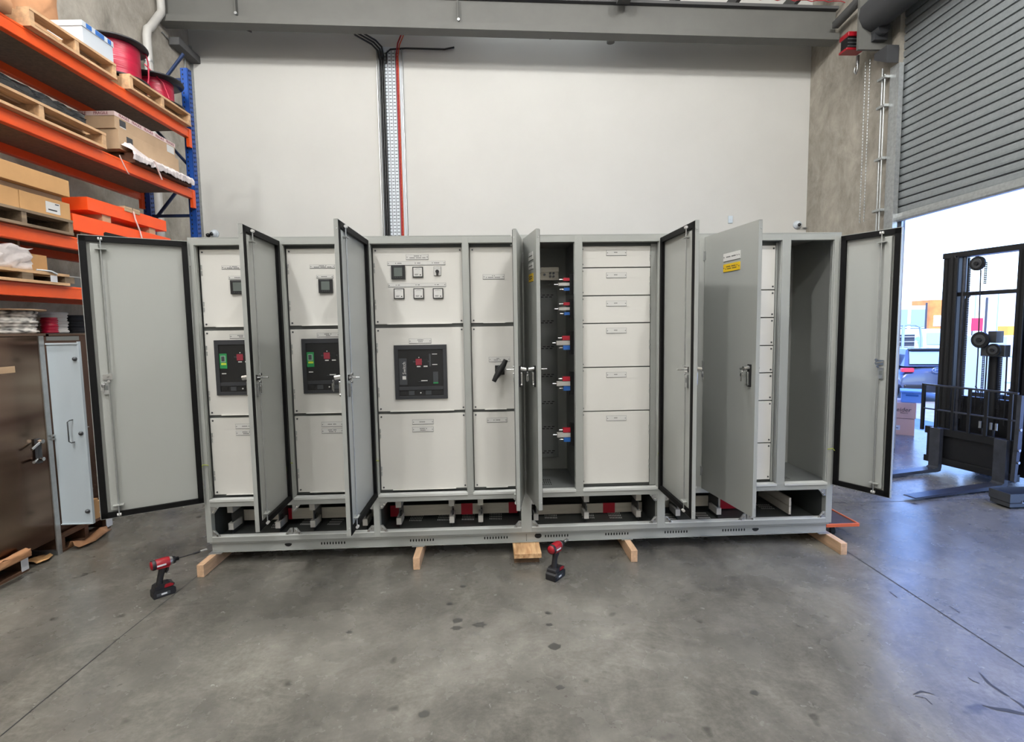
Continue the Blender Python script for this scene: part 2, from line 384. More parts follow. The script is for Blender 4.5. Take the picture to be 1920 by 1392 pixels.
# cable tray with cables down the end wall
X0, X1 = -1.60, -1.30; ZT = 6.25
tr = thing('cable_tray', 'bright perforated metal cable tray running down the white wall', 'cable tray', ((X0+X1)/2, WY, 3.0))
q = MB('galv'); q.box(X0-.045, WY-.05, 2.0, X0-.035, WY-.002, ZT-.3); q.build('side_rail', tr)
q = MB('galv'); q.box(X1+.04, WY-.05, 2.0, X1+.05, WY-.002, ZT-.3); q.build('side_rail', tr)
q = MB('white_box', 'dark_grey'); q.box(X0-.02, WY-.012, 2.0, X1+.03, WY-.004, ZT-.25)
z = 2.0
while z < ZT-.3:
    for xx in (X0+.09, X0+.15, X0+.21, X0+.265): q.box(xx-.017, WY-.014, z, xx+.017, WY-.011, z+.012, 1)
    z += .052
for xx in (X0+.12, X0+.18, X0+.24): q.box(xx-.004, WY-.015, 2.0, xx+.004, WY-.011, ZT-.3, 1)
q.build('perforated_base', tr)
cols = [('black', 'thick black cable on the left side of the cable tray, running to the rafter', -0.01, -1), ('black', None, .022, -1), ('black', None, .052, -1)]
for i, dx in enumerate((.006, .036, .066)):
    q = MB('black'); xx = X0+dx; zi = -.029*(2-i); q.tube([(xx, WY-.035, 2.0), (xx, WY-.035, 5.85+zi), (xx-.02, WY-.05, 5.98+zi), (xx-.1, WY-.1, 6.05+zi), (xx-.3, WY-.3, 6.08+zi), (xx-.33, 4.3, 6.1+zi)], .014)
    tag(q.build('power_cable'), 'black cable strapped down the left edge of the bright cable tray', 'cable', 'black cables on the tray')
for i, (mt, dx, r, l) in enumerate((('red_mesh', .262, .012, 'dark red cable next to the orange one at the tray right edge'), ('cable_orange', .285, .009, 'orange cable on the outer right edge of the cable tray'))):
    q = MB(mt); xx = X0+dx; zi = .03*(1-i); q.tube([(xx, WY-.035, 2.0), (xx, WY-.035, 5.85+zi), (xx+.03, WY-.06, 6.0+zi), (xx+.12, WY-.2, 6.08+zi), (xx+.2, 4.35, 6.12+zi)], r)
    tag(q.build('power_cable'), l, 'cable')
q = MB('black'); q.tube([(X0+.1, WY-.03, 5.75), (X0+.11, WY-.03, 5.9), (X0+.17, WY-.02, 5.96), (X0+.4, WY-.016, 5.98), (X0+1.0, WY-.016, 5.97), (X0+1.15, WY-.016, 6.0)], .013)
tag(q.build('power_cable'), 'black cable turning right along the wall under the rafter', 'cable')

# small things on the end wall
def dome(px, py, label):
    p = onY(px, py, WY); r = thing('security_camera', label, 'security camera', (p.x, WY, p.z), 'dome cameras on the end wall')
    q = MB('white_box'); q.lathe([(.0, -.03), (.062, -.03), (.066, -.01), (.066, 0), (0, 0)], (p.x, WY, p.z), ax='y'); q.build('base', r)
    q = MB('white_box'); q.lathe([(.055, 0), (.053, -.025), (.04, -.048), (.02, -.06), (0, -.064)], (p.x, WY-.028, p.z), ax='y'); q.build('housing', r)
    q = MB('black'); q.lathe([(.028, 0), (.024, -.012), (0, -.018)], (p.x-.008, WY-.082, p.z-.012), ax='y'); q.build('lens', r)
dome(1494, 422, 'white dome camera on the wall near the right concrete corner')
dome(403, 439, 'white dome camera on the wall beside the blue rack post')
p = onY(1369, 412, WY); r = thing('wall_switch', 'white rectangular wall switch above the board door with yellow label', 'switch', p[:])
q = MB('door_pale'); q.box(p.x-.036, WY-.02, p.z-.058, p.x+.036, WY, p.z+.058); q.build('plate', r, bevel=.004)
q = MB('white_box'); q.box(p.x-.012, WY-.026, p.z-.014, p.x+.012, WY-.02, p.z+.014); q.build('rocker', r)
p = onY(1510, 428, WY); q = MB('galv'); q.cyl((p.x-.06, WY-.03, p.z), (p.x+.03, WY-.03, p.z), .008); q.cyl((p.x-.02, WY-.03, p.z), (p.x-.02, WY, p.z), .012)
tag(q.build('pipe_stub'), 'tiny metal pipe stub on the wall between dome camera and concrete', 'pipe')
p = onY(391, 441.5, WY); q = MB('black'); q.lathe([(0, -.05), (.02, -.045), (.03, -.02), (.03, 0)], (p.x, WY, p.z), ax='y'); tag(q.build('wall_sensor'), 'small black round sensor on the wall left of the left dome camera', 'sensor')

# downpipe on the left wall
dp = thing('downpipe', 'white plastic downpipe with offset bends on the left concrete wall', 'pipe', (XL+.1, 3.7, 2.0))
Pa, Pb = onX(304, -20, XL+.1), onX(303, 28, XL+.1); Pc = onX(275, 62, XL+.1)
q = MB('pvc'); q.tube([(XL+.1, Pb.y, 6.7), (XL+.1, Pb.y, Pb.z+.08), (XL+.1, Pb.y-.01, Pb.z+.02), (XL+.1, Pb.y-.06, Pb.z-.04), (XL+.1, Pc.y+.09, Pc.z+.12), (XL+.1, Pc.y+.02, Pc.z+.06), (XL+.1, Pc.y, Pc.z-.03), (XL+.1, Pc.y, .05)], .05, n=14); q.build('pipe', dp)
q = MB('galv'); q.lathe([(.054, -.012), (.054, .012)], (XL+.1, Pc.y, 5.2), n=14); q.box(XL+.02, Pc.y-.11, 5.19, XL+.1, Pc.y-.04, 5.21); q.build('bracket', dp)
q = MB('galv'); q.tube([onX(a, b2, XL+.02) for a, b2 in ((304, 60), (318, 75), (335, 92), (346, 100), (347, 118), (347, 200))], .01, n=6); tag(q.build('conduit'), 'thin grey conduit bending down the left concrete wall by the downpipe', 'conduit')

# ---- roller shutter door
d1 = thing('door_1', 'grey corrugated roller shutter, partly raised, in the right wall', 'roller door', (XR(0), 0, 3), rotz=R(-2.0)); d1['kind'] = 'structure'
def ws(y, off=0): return XR(y)+off
ZB = 2.93
q = MB('shutter'); z = ZB+.1; prof = []
while z < 5.5:
    prof += [(0.0, z), (-.004, z+.02), (-.004, z+.066), (0.0, z+.076), (.016, z+.08), (.016, z+.093)]; z += .0955
vs = []
for y in (OY0, OY1+.05):
    vs += [(ws(y, .06)+dx, y, zz) for dx, zz in prof]
n = len(prof)
for i in range(n-1): q.add([vs[i], vs[i+1], vs[n+i+1], vs[n+i]], [(0, 1, 2, 3)], 'shutter_dark' if i % 6 == 4 else 'shutter')
vs2 = [(v[0]+.02, v[1], v[2]) for v in vs]; q.add(vs2, [(i, n+i, n+i+1, i+1) for i in range(n-1)])
q.build('curtain', d1)
q = MB('galv'); q.add([(ws(y, .03+dx), y, zz) for y in (OY0, OY1+.03) for dx, zz in ((0, ZB), (.05, ZB), (.05, ZB+.1), (0, ZB+.1), (-.012, ZB+.05), (-.012, ZB+.02))],
    [(0, 1, 7, 6), (1, 2, 8, 7), (2, 3, 9, 8), (3, 4, 10, 9), (4, 5, 11, 10), (5, 0, 6, 11), (0, 5, 4, 3, 2, 1), (6, 7, 8, 9, 10, 11)]); q.build('bottom_rail', d1)
q = MB('galv'); y = OY1; q.box(ws(y)-.03, y-.005, 0, ws(y)+.05, y+.1, 4.86); q.box(ws(y)-.03, y-.05, 0, ws(y)+.03, y-.006, 4.86); q.box(ws(y)+.09, y-.05, 0, ws(y)+.11, y+.06, 5.5); q.build('guide', d1)
q = MB('drum_dark'); a = Vector((4.9, OY1+.12, 5.5)); b_ = Vector((4.72, OY0, 5.5)); q.cyl(a, b_, .2, n=10); q.build('drum', d1)
q = MB('beam_grey'); q.box(4.72, OY1+.13, 5.1, 5.15, OY1+.17, 5.75); q.build('end_bracket', d1)
q = MB('drum_dark'); q.prism([(OY1-.02, 4.87), (OY1+.2, 5.0), (OY1+.2, 5.08), (OY1-.02, 5.08)], 4.98, 5.13, ax='x'); q.build('mounting_plate', d1)
q = MB('galv'); q.cyl((5.1, OY1+.2, .6), (5.1, OY1+.2, 4.9), .012, n=6); q.cyl((5.08, OY1+.13, 1.2), (5.08, OY1+.13, 4.8), .009, n=6)
for zz in (3.1, 3.75, 4.4, 4.75): q.box(5.06, OY1+.1, zz, 5.13, OY1+.24, zz+.03)
tag(q.build('conduit'), 'pair of thin conduits clipped beside the roller shutter guide', 'conduit')
p = onX(1618, 78, 4.93)
r = thing('door_operator', 'red and black slatted motor box hanging beside the shutter drum', 'motor', p[:])
q = MB('drill_red'); q.box(4.72, p.y-.02, p.z+.06, 4.98, p.y+.16, p.z+.12); q.build('red_cover', r, bevel=.008); q = MB('drill_red'); q.box(4.7, p.y-.02, p.z-.11, 4.95, p.y+.14, p.z-.08); q.build('red_base', r, bevel=.008)
q = MB('black'); q.box(4.73, p.y, p.z-.08, 4.95, p.y+.14, p.z+.06); [q.box(4.725, p.y-.006, p.z-.06+.045*i, 4.95, p.y, p.z-.055+.045*i, 'galv') for i in range(3)]; q.build('vent_box', r)
q = MB('steel_dark'); q.cyl((4.95, p.y-.1, p.z), (4.95, p.y-.35, p.z), .08, n=12); q.box(4.88, p.y-.28, p.z-.12, 5.05, p.y-.05, p.z+.04); q.build('gearbox', r)
q = MB('galv')
for dy in (.02, .1):
    z = 3.0
    while z < 5.05: q.cyl((5.0, OY1+.28+dy, z), (5.0, OY1+.28+dy, z+.022), .007, n=5); q.cyl((4.993, OY1+.28+dy, z+.022), (5.007, OY1+.28+dy, z+.022), .006, n=5); z += .04
tag(q.build('hand_chain'), 'thin steel hand chain loop hanging from the shutter motor', 'chain')
q = MB('zinc'); a = onX(1608, 122, 5.0); q.tube([a, a+Vector((0, 0, -.05)), a+Vector((0, .03, -.1)), a+Vector((0, .06, -.06)), a+Vector((0, .05, -.01))], .012, n=6); q.cyl(a, a+Vector((0, 0, .12)), .02)
tag(q.build('chain_hook'), 'small metal hook below the red shutter motor box', 'hook')
# ================================================================ SWITCHBOARD
BX = [-2.045, -1.434, -.836, -.155, .25, .642, 1.249, 1.537, 2.148, 2.55]
FB, FT, OB, OTP, DP = .17, 2.315, .482, 2.268, .6
sb = thing('switchboard', 'long grey electrical switchboard with eight open doors on timber bearers', 'electrical cabinet', (.25, .3, .088))
def part(q, name, parent=sb, **k): return q.build(name, parent, **k)
PW = .022
# frame: posts, rails, dividers, back and roof
q = MB('grey_paint')
posts = [(BX[0], BX[0]+.04)] + [(b-PW, b+PW) for b in BX[1:4]] + [(BX[4]-.038, BX[4]+.038)] + [(BX[5]-.028, BX[5]+.028), (BX[6]-.03, BX[6]+.03), (BX[7]-.028, BX[7]+.028), (BX[8]-.032, BX[8]+.032)] + [(BX[9]-.048, BX[9])]
for i, (a, b) in enumerate(posts):
    q.box(a, 0, OB if i not in (0, 2, 4, 6, 9) else FB, b, .05, FT)
q.box(BX[0], .0005, OTP, BX[9], .05, FT); q.box(BX[0], .0005, .43, BX[9], .05, OB)
q.box(BX[0], .0005, FB, BX[9], .05, .21)
for a, b in posts:                                                    # rolled lips round each opening
    q.box(a-.004, .012, OB, b+.004, .02, OTP)
part(q, 'frame', bevel=.0025)
q = MB('grey_lit_edge')  # paler than the frame: light caught on the sill top, put into colour
for i in range(9): q.box(posts[i][1]-.002, -.008, OB-.013, posts[i+1][0]+.002, .045, OB+.003)
part(q, 'sill')
q = MB('grey_paint'); q.box(BX[0], 0, FT, BX[9], DP, FT+.006); q.box(BX[0], DP, FB, BX[9], DP+.004, FT); q.box(BX[0]-.002, .02, FB, BX[0], DP, FT); q.box(BX[9], .02, FB, BX[9]+.002, DP, FT)
part(q, 'outer_skin')
q = MB('grey_inner')
for i in range(1, 9): q.box(BX[i]-.003, .05, .44, BX[i]+.003, DP, OTP+.03)
q.box(BX[0], .05, .472, BX[9], DP, .478)
for i in (2, 4, 6): q.box(BX[i]-.003, .05, .17, BX[i]+.003, DP, .44)
part(q, 'dividers')
q = MB('tray_dark'); q.box(BX[0], .05, .17, BX[9], DP, .176); q.box(BX[0]+.002, DP-.012, .176, BX[9]-.002, DP-.008, .43)
for a, b in ((posts[0][1], posts[2][0]), (posts[2][1], posts[4][0]), (posts[4][1], posts[6][0]), (posts[6][1], posts[9][0])): q.box(a-.003, .051, .176, a-.001, DP-.02, .43); q.box(b+.001, .051, .176, b+.003, DP-.02, .43)
part(q, 'cable_zone_tray')
q = MB('grey_lit_edge')  # same paler grey, painting the lit top edge of the bottom rail
for a, b in ((posts[0][1], posts[2][0]), (posts[2][1], posts[4][0]), (posts[4][1], posts[6][0]), (posts[6][1], posts[9][0])): q.box(a, -.003, .206, b, .045, .2125)
part(q, 'lower_sill')
# plinth with slots and lifting holes
q = MB('grey_paint', 'slot')
q.box(BX[0]+.02, .03, .088, BX[9]-.02, .09, FB); q.box(BX[0]+.02, .091, .088, BX[0]+.06, DP-.051, FB); q.box(BX[9]-.06, .091, .088, BX[9]-.02, DP-.051, FB); q.box(BX[0]+.02, DP-.05, .088, BX[9]-.02, DP, FB)
q.box(BX[0]+.02, .018, .088, BX[9]-.02, .0295, .094); q.box(BX[0]+.012, .012, .155, BX[9]-.012, .0295, FB-.001)
q.box(.25-.002, .029, .09, .25+.001, .031, FB, 1)
part(q, 'plinth', bevel=.0015)
q = MB('slot')
for px in (603, 770, 909, 1023, 1136, 1247, 1355):
    x0 = onY(px, 1015, .03).x; w = .0206
    for k in range(9):
        q.prism([(x0+k*w+.005*math.cos(R(t)), .127+(.004 if t < 180 else -.004)+.006*math.sin(R(t))) for t in range(0, 360, 30)], .0292, .031, ax='y')
for px in (540, 1009, 1416):
    x0 = onY(px, 1010, .03).x; q.prism([(x0+.026*math.cos(R(t)), .132+.02*math.sin(R(t))*(1 if px == 1009 or t > 180 else .25)) for t in range(0, 360, 20)], .0292, .031, ax='y')
part(q, 'plinth_slots')
for a, b_, y0, y1 in ((BX[0]+.01, BX[0]+.1, -.012, .06), (BX[9]-.1, BX[9]-.01, -.012, .06), (.955, 1.04, 0, .03), (-.59, -.5, 0, .03)):
    part(MB('zinc').box(a, y0, .088, b_, y1, .0925), 'foot_plate')
# corner gussets in the cable zone
def gusset(x, z, sx, sz):
    g = MB('zinc', 'chrome'); g.prism([(x, z), (x+.058*sx, z), (x+.02*sx, z+.05*sz), (x, z+.05*sz)], .004, .01, ax='y')
    for k in (0, 1): g.cyl((x+(.018+.02*k)*sx, -.004, z+(.03-.018*k)*sz), (x+(.018+.02*k)*sx, .006, z+(.03-.018*k)*sz), .008, 1, 8)
    g.tube([(x+.01*sx, .0, z+.045*sz), (x+.05*sx, .0, z+.006*sz)], .003, n=5); part(g, 'gusset')
for a, b in ((posts[0][1], posts[2][0]), (posts[2][1], posts[4][0]), (posts[4][1], posts[6][0]), (posts[6][1], posts[9][0])):
    gusset(a, .21, 1, 1); gusset(b, .21, -1, 1); gusset(a, .43, 1, -1); gusset(b, .43, -1, -1)
for x in (BX[1], onY(1400, 968, 0).x): gusset(x-.004, .21, -1, 1); gusset(x+.004, .21, 1, 1)
gusset(BX[1], .43, 1, -1)
# bus bars and their supports in the cable zone
def bar(x0, x1, y, z0, z1, reds, parent=sb):
    o = part(MB('tinned').box(x0, y, z0, x1, y+.008, z1), 'busbar')
    r = MB('bus_red'); [r.box(a, y-.002, z0-.002, b, y+.01, z1+.002) for a, b in reds]
    if reds: r.build('red_sleeve', o)
bar(-1.97, -.86, .32, .212, .296, [(-1.63, -1.56)])
bar(-.80, .2, .32, .208, .292, [(-.80, -.72), (-.245, -.155), (.13, .2)])
bar(.30, 1.2, .32, .186, .262, [(.885, .98)])
bar(1.28, 1.83, .32, .215, .30, []); bar(1.83, 2.1, .32, .19, .285, [(1.84, 2.0)])
for i, (x, up) in enumerate(((-1.93, 1), (-1.59, 1), (-1.335, 1), (-.95, 0), (-.70, 1), (-.305, 1), (-.088, 1), (.33, 0), (.715, 1), (1.115, 1), (1.42, 0), (1.74, 0))):
    g = MB('steel_dark', 'insul'); g.box(x, .14, .176, x+.004, .32, .425); 
    if i in (1, 2, 4, 5, 6, 8, 9): g.box(x+.004, .16, .23, x+.012, .2, .30, 'black')
    part(g, 'busbar_bracket')
    part(MB('insul').box(x-.018, .12, .215, x+.018, .26, .265), 'insulator')
    if up: part(MB('insul').box(x-.02, .12, .345, x+.02, .26, .395), 'insulator')
g = MB('tinned', 'slot'); xx = 2.29
g.box(xx, .12, .20, xx+.016, .58, .262); g.box(xx, .12, .266, xx+.016, .58, .33); part(g, 'insulator'); part(MB('steel_dark').box(xx+.016, .12, .176, xx+.02, .14, .3), 'busbar_bracket')
g = MB('tinned', 'slot'); g.box(2.03, .25, .25, 2.1, .258, .35); [g.cyl((2.065, .246, z), (2.065, .251, z), .009, 1) for z in (.28, .32)]; part(g, 'busbar')
for px in (985+0, ):
    pass
def grille(x0, x1, y0, y1, z, k=6, mt='white_panel', sk=.03):
    g = MB(mt)
    for i in range(k):
        for j in range(4):
            a = x0+(x1-x0)*(i+.2)/k; b = x0+(x1-x0)*(i+.75)/k; c = y0+(y1-y0)*(j+.2)/4; d = y0+(y1-y0)*(j+.75)/4
            g.add([(a, c, z), (b, c, z), (b, d, z), (a, d, z)], [(0, 1, 2, 3)])
    return g
def slotted(px, py, w, h, sk, n, z=.178):                            # slanted white patches, painted as light coming up through vent holes
    g = MB('hole_light_paint')
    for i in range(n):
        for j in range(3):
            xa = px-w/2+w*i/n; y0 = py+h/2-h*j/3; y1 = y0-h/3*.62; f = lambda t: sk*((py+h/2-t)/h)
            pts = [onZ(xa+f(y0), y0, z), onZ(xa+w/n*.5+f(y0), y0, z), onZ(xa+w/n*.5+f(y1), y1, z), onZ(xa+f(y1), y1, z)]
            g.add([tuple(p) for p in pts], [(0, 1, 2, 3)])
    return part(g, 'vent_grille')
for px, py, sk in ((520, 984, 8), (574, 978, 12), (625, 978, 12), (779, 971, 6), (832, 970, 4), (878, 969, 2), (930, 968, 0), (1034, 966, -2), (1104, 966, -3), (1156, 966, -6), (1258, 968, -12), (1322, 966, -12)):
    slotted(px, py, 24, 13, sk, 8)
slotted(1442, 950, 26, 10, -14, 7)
part(grille(.32, .46, .14, .3, .4795, 9, 'slot'), 'vent_grille'); part(grille(2.2, 2.3, .12, .25, .4795, 7, 'slot'), 'vent_grille')

# ---- white cover panels
scr = MB('steel_dark'); scr.cyl((0, 0, 0), (0, -.004, 0), .0062, n=10); SCREW = None
knu = MB('zinc'); knu.cyl((0, 0, -.014), (0, 0, .014), .004, n=8); KNUC = None
def cover(x0, x1, z0, z1, screws, lip=True, hinge=None, Y=.055):
    global SCREW, KNUC
    g = MB('white_panel'); g.box(x0, Y, z0, x1, Y+.02, z1)
    if lip:
        a, b = x0+.085, x1-.085
        g.box(a, Y-.012, z0-.003, b, Y+.02, z0+.001)                # folded bottom lip
    o = part(g, 'cover_panel', bevel=.0015)
    for sxx, szz in screws:
        l = (sxx, Y, szz)
        if SCREW is None: SCREW = scr.build('screw', o, loc=l)
        else: share(SCREW, 'screw', o, l)
    if hinge is not None:
        hx = hinge
        for zc in (z0+.14, z1-.14) if z1-z0 > .35 else ((z0+z1)/2,):
            for dz in (-.02, .02):
                l = (hx, Y-.003, zc+dz)
                if KNUC is None: KNUC = knu.build('hinge_knuckle', o, loc=l)
                else: share(KNUC, 'hinge_knuckle', o, l)
    return o
def sc4(x0, x1, z0, z1, w=.018): return [(x0+w, z0+w), (x1-w, z0+w), (x0+w, z1-w), (x1-w, z1-w)]
LZ = [(.505, 1.062), (1.084, 1.684), (1.711, 2.246)]
def tlabel(o, x, z, w, h, lines, Y=.055, plate='label'):
    g = MB(plate, 'label_edge', 'ink')
    g.box(x-w/2, Y-.003, z-h/2, x+w/2, Y, z+h/2)
    g.box(x-w/2-.0015, Y-.002, z-h/2-.003, x+w/2+.0015, Y, z+h/2+.001, 1)
    for s in (-1, 1): g.cyl((x+s*(w/2-.007), Y-.005, z-.001), (x+s*(w/2-.007), Y-.002, z-.001), .0032, 1, 8)
    for (dx, dz, lw) in lines:                                          # engraved lettering too small to read
        n = max(3, int(lw/.0075)); cw = lw/n
        for k in range(n):
            if (k*7+int(x*100)) % 6 != 5: g.box(x+dx-lw/2+k*cw, Y-.0036, z+dz-.0026, x+dx-lw/2+k*cw+cw*.68, Y-.0028, z+dz+.0026, 2)
    return g.build('label_plate', o)
def meter_big(o, x, z):
    g = MB('black', 'lcd', 'dark_grey'); g.box(x-.048, .037, z-.048, x+.048, .055, z+.048); g.box(x-.029, .0355, z-.028, x+.029, .037, z+.032, 1)
    [g.box(x-.024+k*.014, .0355, z-.038, x-.016+k*.014, .0365, z-.033, 2) for k in range(4)]; g.box(x-.04, .036, z+.038, x+.028, .037, z+.043, 2)
    g.build('power_meter', o, bevel=.002)
def meter_small(o, x, z):
    g = MB('black', 'label', 'ink'); g.box(x-.0365, .043, z-.0365, x+.0365, .055, z+.0365); g.box(x-.0305, .042, z-.0305, x+.0305, .0435, z+.0305, 1)
    g.cyl((x+.018, .0425, z-.02), (x+.018, .040, z-.02), .0045, 2, 8)
    [g.box(x-.022, .0415, z-.016-.006*k, x+.004-.004*k, .0422, z-.0135-.006*k, 2) for k in range(2)]; g.tube([(x-.02, .0415, z+.018), (x, .0415, z+.024), (x+.02, .0415, z+.018)], .0008, 2, 4)
    g.build('analogue_meter', o)
def breaker(o, x, z, green):
    # x,z = bezel centre
    g = MB('dark_grey', 'black', 'button_red', 'label', 'black_soft'); g.m[0] = 'black_soft'
    W, H = .187, .195
    a, b, c, d, e, f = x-W, x-W+.028, x+W-.028, x+W, z-H, z+H; vs = [(p, yy, r) for yy in (.04, .055) for p, r in ((a, e), (d, e), (d, f), (a, f), (b, e+.022), (c, e+.022), (c, f-.033), (b, f-.033))]
    g.add(vs, [(k, (k+1) % 4, 4+(k+1) % 4, 4+k) for k in range(4)]+[(k, 8+k, 8+(k+1) % 4, (k+1) % 4) for k in range(4)]+[(4+k, 4+(k+1) % 4, 12+(k+1) % 4, 12+k) for k in range(4)], 'black_soft')
    g.box(x-W+.0285, .042, z-H+.065, x+W-.0285, .055, z-H+.09, 'black_soft')
    bz = g.build('circuit_breaker', o, bevel=.0015, label='black air circuit breaker in a square bezel')
    return bz
def breaker_face(o, x, z, green):
    # flush fascia behind the bezel, with buttons and windows
    g = MB('black', 'dark_grey', 'button_red', 'label', 'green_board', 'yellow_green', 'green_lcd')
    g.box(x-.17, .047, z-.18, x+.17, .0545, z+.18)
    g.box(x-.065, .045, z-.085, x+.055, .0472, z+.115, 1) if 0 else None
    g.box(x-.055, .0455, z+.07, x+.06, .047, z+.08, 1)
    g.box(x-.035, .042, z+.05, x+.008, .0472, z+.095, 2); g.box(x+.014, .043, z+.05, x+.05, .0472, z+.09, 0)
    g.box(x-.028, .0455, z+.036, x-.002, .0465, z+.044, 3); g.box(x+.02, .0455, z+.036, x+.048, .0465, z+.045, 3)
    g.cyl((x-.012, .046, z+.105), (x-.012, .044, z+.105), .004, 3, 8)
    if green:
        g.box(x-.155, .044, z-.005, x-.105, .0472, z+.1, 4); g.box(x-.147, .0432, z+.04, x-.113, .0445, z+.086, 6); g.box(x-.142, .0428, z+.046, x-.12, .0434, z+.08, 1); g.box(x-.145, .0432, z+.02, x-.11, .0445, z+.034, 5)
        g.box(x-.145, .0445, z-.045, x-.115, .0465, z-.038, 3)
    else:
        g.box(x+.07, .0445, z-.09, x+.125, .0472, z+.14, 1) if 0 else None
        g.box(x+.06, .0445, z+.04, x+.072, .0472, z+.13, 1)
        for zz in (.125, .05): g.box(x+.082, .0455, z+zz, x+.118, .0468, z+zz+.005, 3)
        g.box(x+.086, .0455, z-.085, x+.122, .0468, z-.075, 4); g.box(x+.086, .0455, z-.075, x+.122, .0468, z-.0, 1)
        g.box(x-.155, .0455, z-.09, x-.1, .0468, z+.1, 1)
        g.text('\u25a0 Switch', .034, facing(x-.118, .0445, z+.01, roll=90), 3)
    g.box(x-.02, .0455, z-.07, x+.045, .0466, z-.066, 1)
    g.box(x+.0, .0452, z-.066, x+.045, .0462, z-.06, 3)
    for k in range(5): g.box(x-.15+.06*k, .044, z-.165, x-.11+.06*k, .0472, z-.135, 1 if k % 2 else 0)
    g.cyl((x-.005, .044, z-.15), (x-.005, .041, z-.15), .005, 3, 8)
    g.build('breaker_fascia', o)

bays = [(posts[i][1]-.004, posts[i+1][0]+.004) for i in range(9)]
for i in (0, 1, 2, 3, 5, 7): part(MB('grey_inner').box(posts[i][1]-.01, .078, .482, posts[i+1][0]+.01, .081, 2.29), 'backing_sheet')
# bays 1, 2: incomers; bay 3 the wide one; bay 4 narrow with a rotary handle
for bi in (0, 1, 2, 3):
    x0, x1 = bays[bi][0]+.012, bays[bi][1]-(.012 if bi != 2 else .004)
    pn = []
    for z0, z1 in LZ:
        pn.append(cover(x0, x1, z0, z1, sc4(x0, x1, z0, z1), hinge=(x0+.008 if bi < 3 else x1-.006)))
    cx = (x0+x1)/2
    if bi < 2:
        ox = onY((603, 766)[0], 700, .05).x if 0 else None
        mx = (-1.745, -1.14)[bi]
        tlabel(pn[2], mx-.02, 2.123, .17, .022, [(0, .004, .06), (0, -.005, .13)]); tlabel(pn[2], mx-.005, 2.052, .115, .02, [(0, 0, .05)]); meter_big(pn[2], mx, 1.985)
        tlabel(pn[1], mx, 1.643, .155, .027, [(0, .005, .05), (0, -.005, .03)])
        breaker(pn[1], mx, 1.422, 1); breaker_face(pn[1], mx, 1.422, True)
        tlabel(pn[0], mx, 1.0, .15, .032, [(0, 0, .06)]); tlabel(pn[0], mx, .952, .15, .032, [(0, .006, .06), (0, -.006, .05)])
    elif bi == 2:
        P = lambda px, py: onY(px, py, .05)
        a = P(782, 482); tlabel(pn[2], a.x, a.z, .155, .034, [(0, .007, .06), (0, -.006, .12)])
        a = P(780.5, 493.5); tlabel(pn[2], a.x, a.z, .405, .024, [(-.125, 0, .045), (.01, 0, .04), (.14, 0, .06)])
        a = P(782, 534.5); tlabel(pn[2], a.x, a.z, .405, .024, [(-.135, 0, .03), (.005, 0, .03), (.14, 0, .03)])
        a = P(747, 511); meter_big(pn[2], a.x, a.z)
        for px, py in ((783.5, 510.5), (748.5, 551), (785.3, 550.7), (821.5, 550.5)): a = P(px, py); meter_small(pn[2], a.x, a.z)
        a = P(820, 508.5); g = MB('label', 'black', 'label_edge'); g.box(a.x-.026, .05, a.z-.032, a.x+.026, .055, a.z+.032, 2); g.box(a.x-.024, .047, a.z-.03, a.x+.024, .0505, a.z+.03); g.box(a.x-.024, .0465, a.z+.019, a.x+.024, .0475, a.z+.020, 2)
        g.cyl((a.x, .047, a.z-.004), (a.x, .03, a.z-.004), .0125, 1, 16); g.box(a.x-.006, .028, a.z-.03, a.x+.006, .045, a.z, 1); g.build('selector_switch', pn[2])
        a = P(787.5, 639.5); tlabel(pn[1], a.x, a.z, .155, .032, [(0, .006, .05), (0, -.006, .04)])
        a = P(789.5, 697.8); breaker(pn[1], a.x, a.z, 0); breaker_face(pn[1], a.x, a.z, False)
        a = P(793, 791.5); tlabel(pn[0], a.x, a.z, .15, .032, [(0, 0, .05)]); a = P(793, 805.5); tlabel(pn[0], a.x, a.z, .15, .032, [(0, .006, .06), (0, -.006, .055)])
    else:
        P = lambda px, py: onY(px, py, .05)
        a = P(925.5, 519); tlabel(pn[2], a.x, a.z, .15, .032, [(0, .006, .02), (0, -.005, .11)])
        a = P(936.5, 674); tlabel(pn[1], a.x, a.z, .15, .032, [(-.01, .006, .02), (-.015, -.005, .05)])
        a = P(932, 788); tlabel(pn[0], a.x, a.z, .145, .03, [(0, 0, .05)])
        a = P(937, 694); g = MB('black')
        rot = Matrix.Rotation(R(22), 3, 'Y'); g.box(a.x-.034, .035, a.z-.034, a.x+.034, .055, a.z+.034); g.cyl((a.x, .055, a.z), (a.x, -.01, a.z), .03, n=16)
        g.tube([(a.x-.045, -.03, a.z-.075), (a.x-.03, -.03, a.z-.045), (a.x, -.02, a.z), (a.x+.028, -.03, a.z+.045), (a.x+.043, -.03, a.z+.078)], [.016, .019, .026, .019, .017], n=12); g.build('rotary_handle', pn[1], label='black rotary isolator handle')
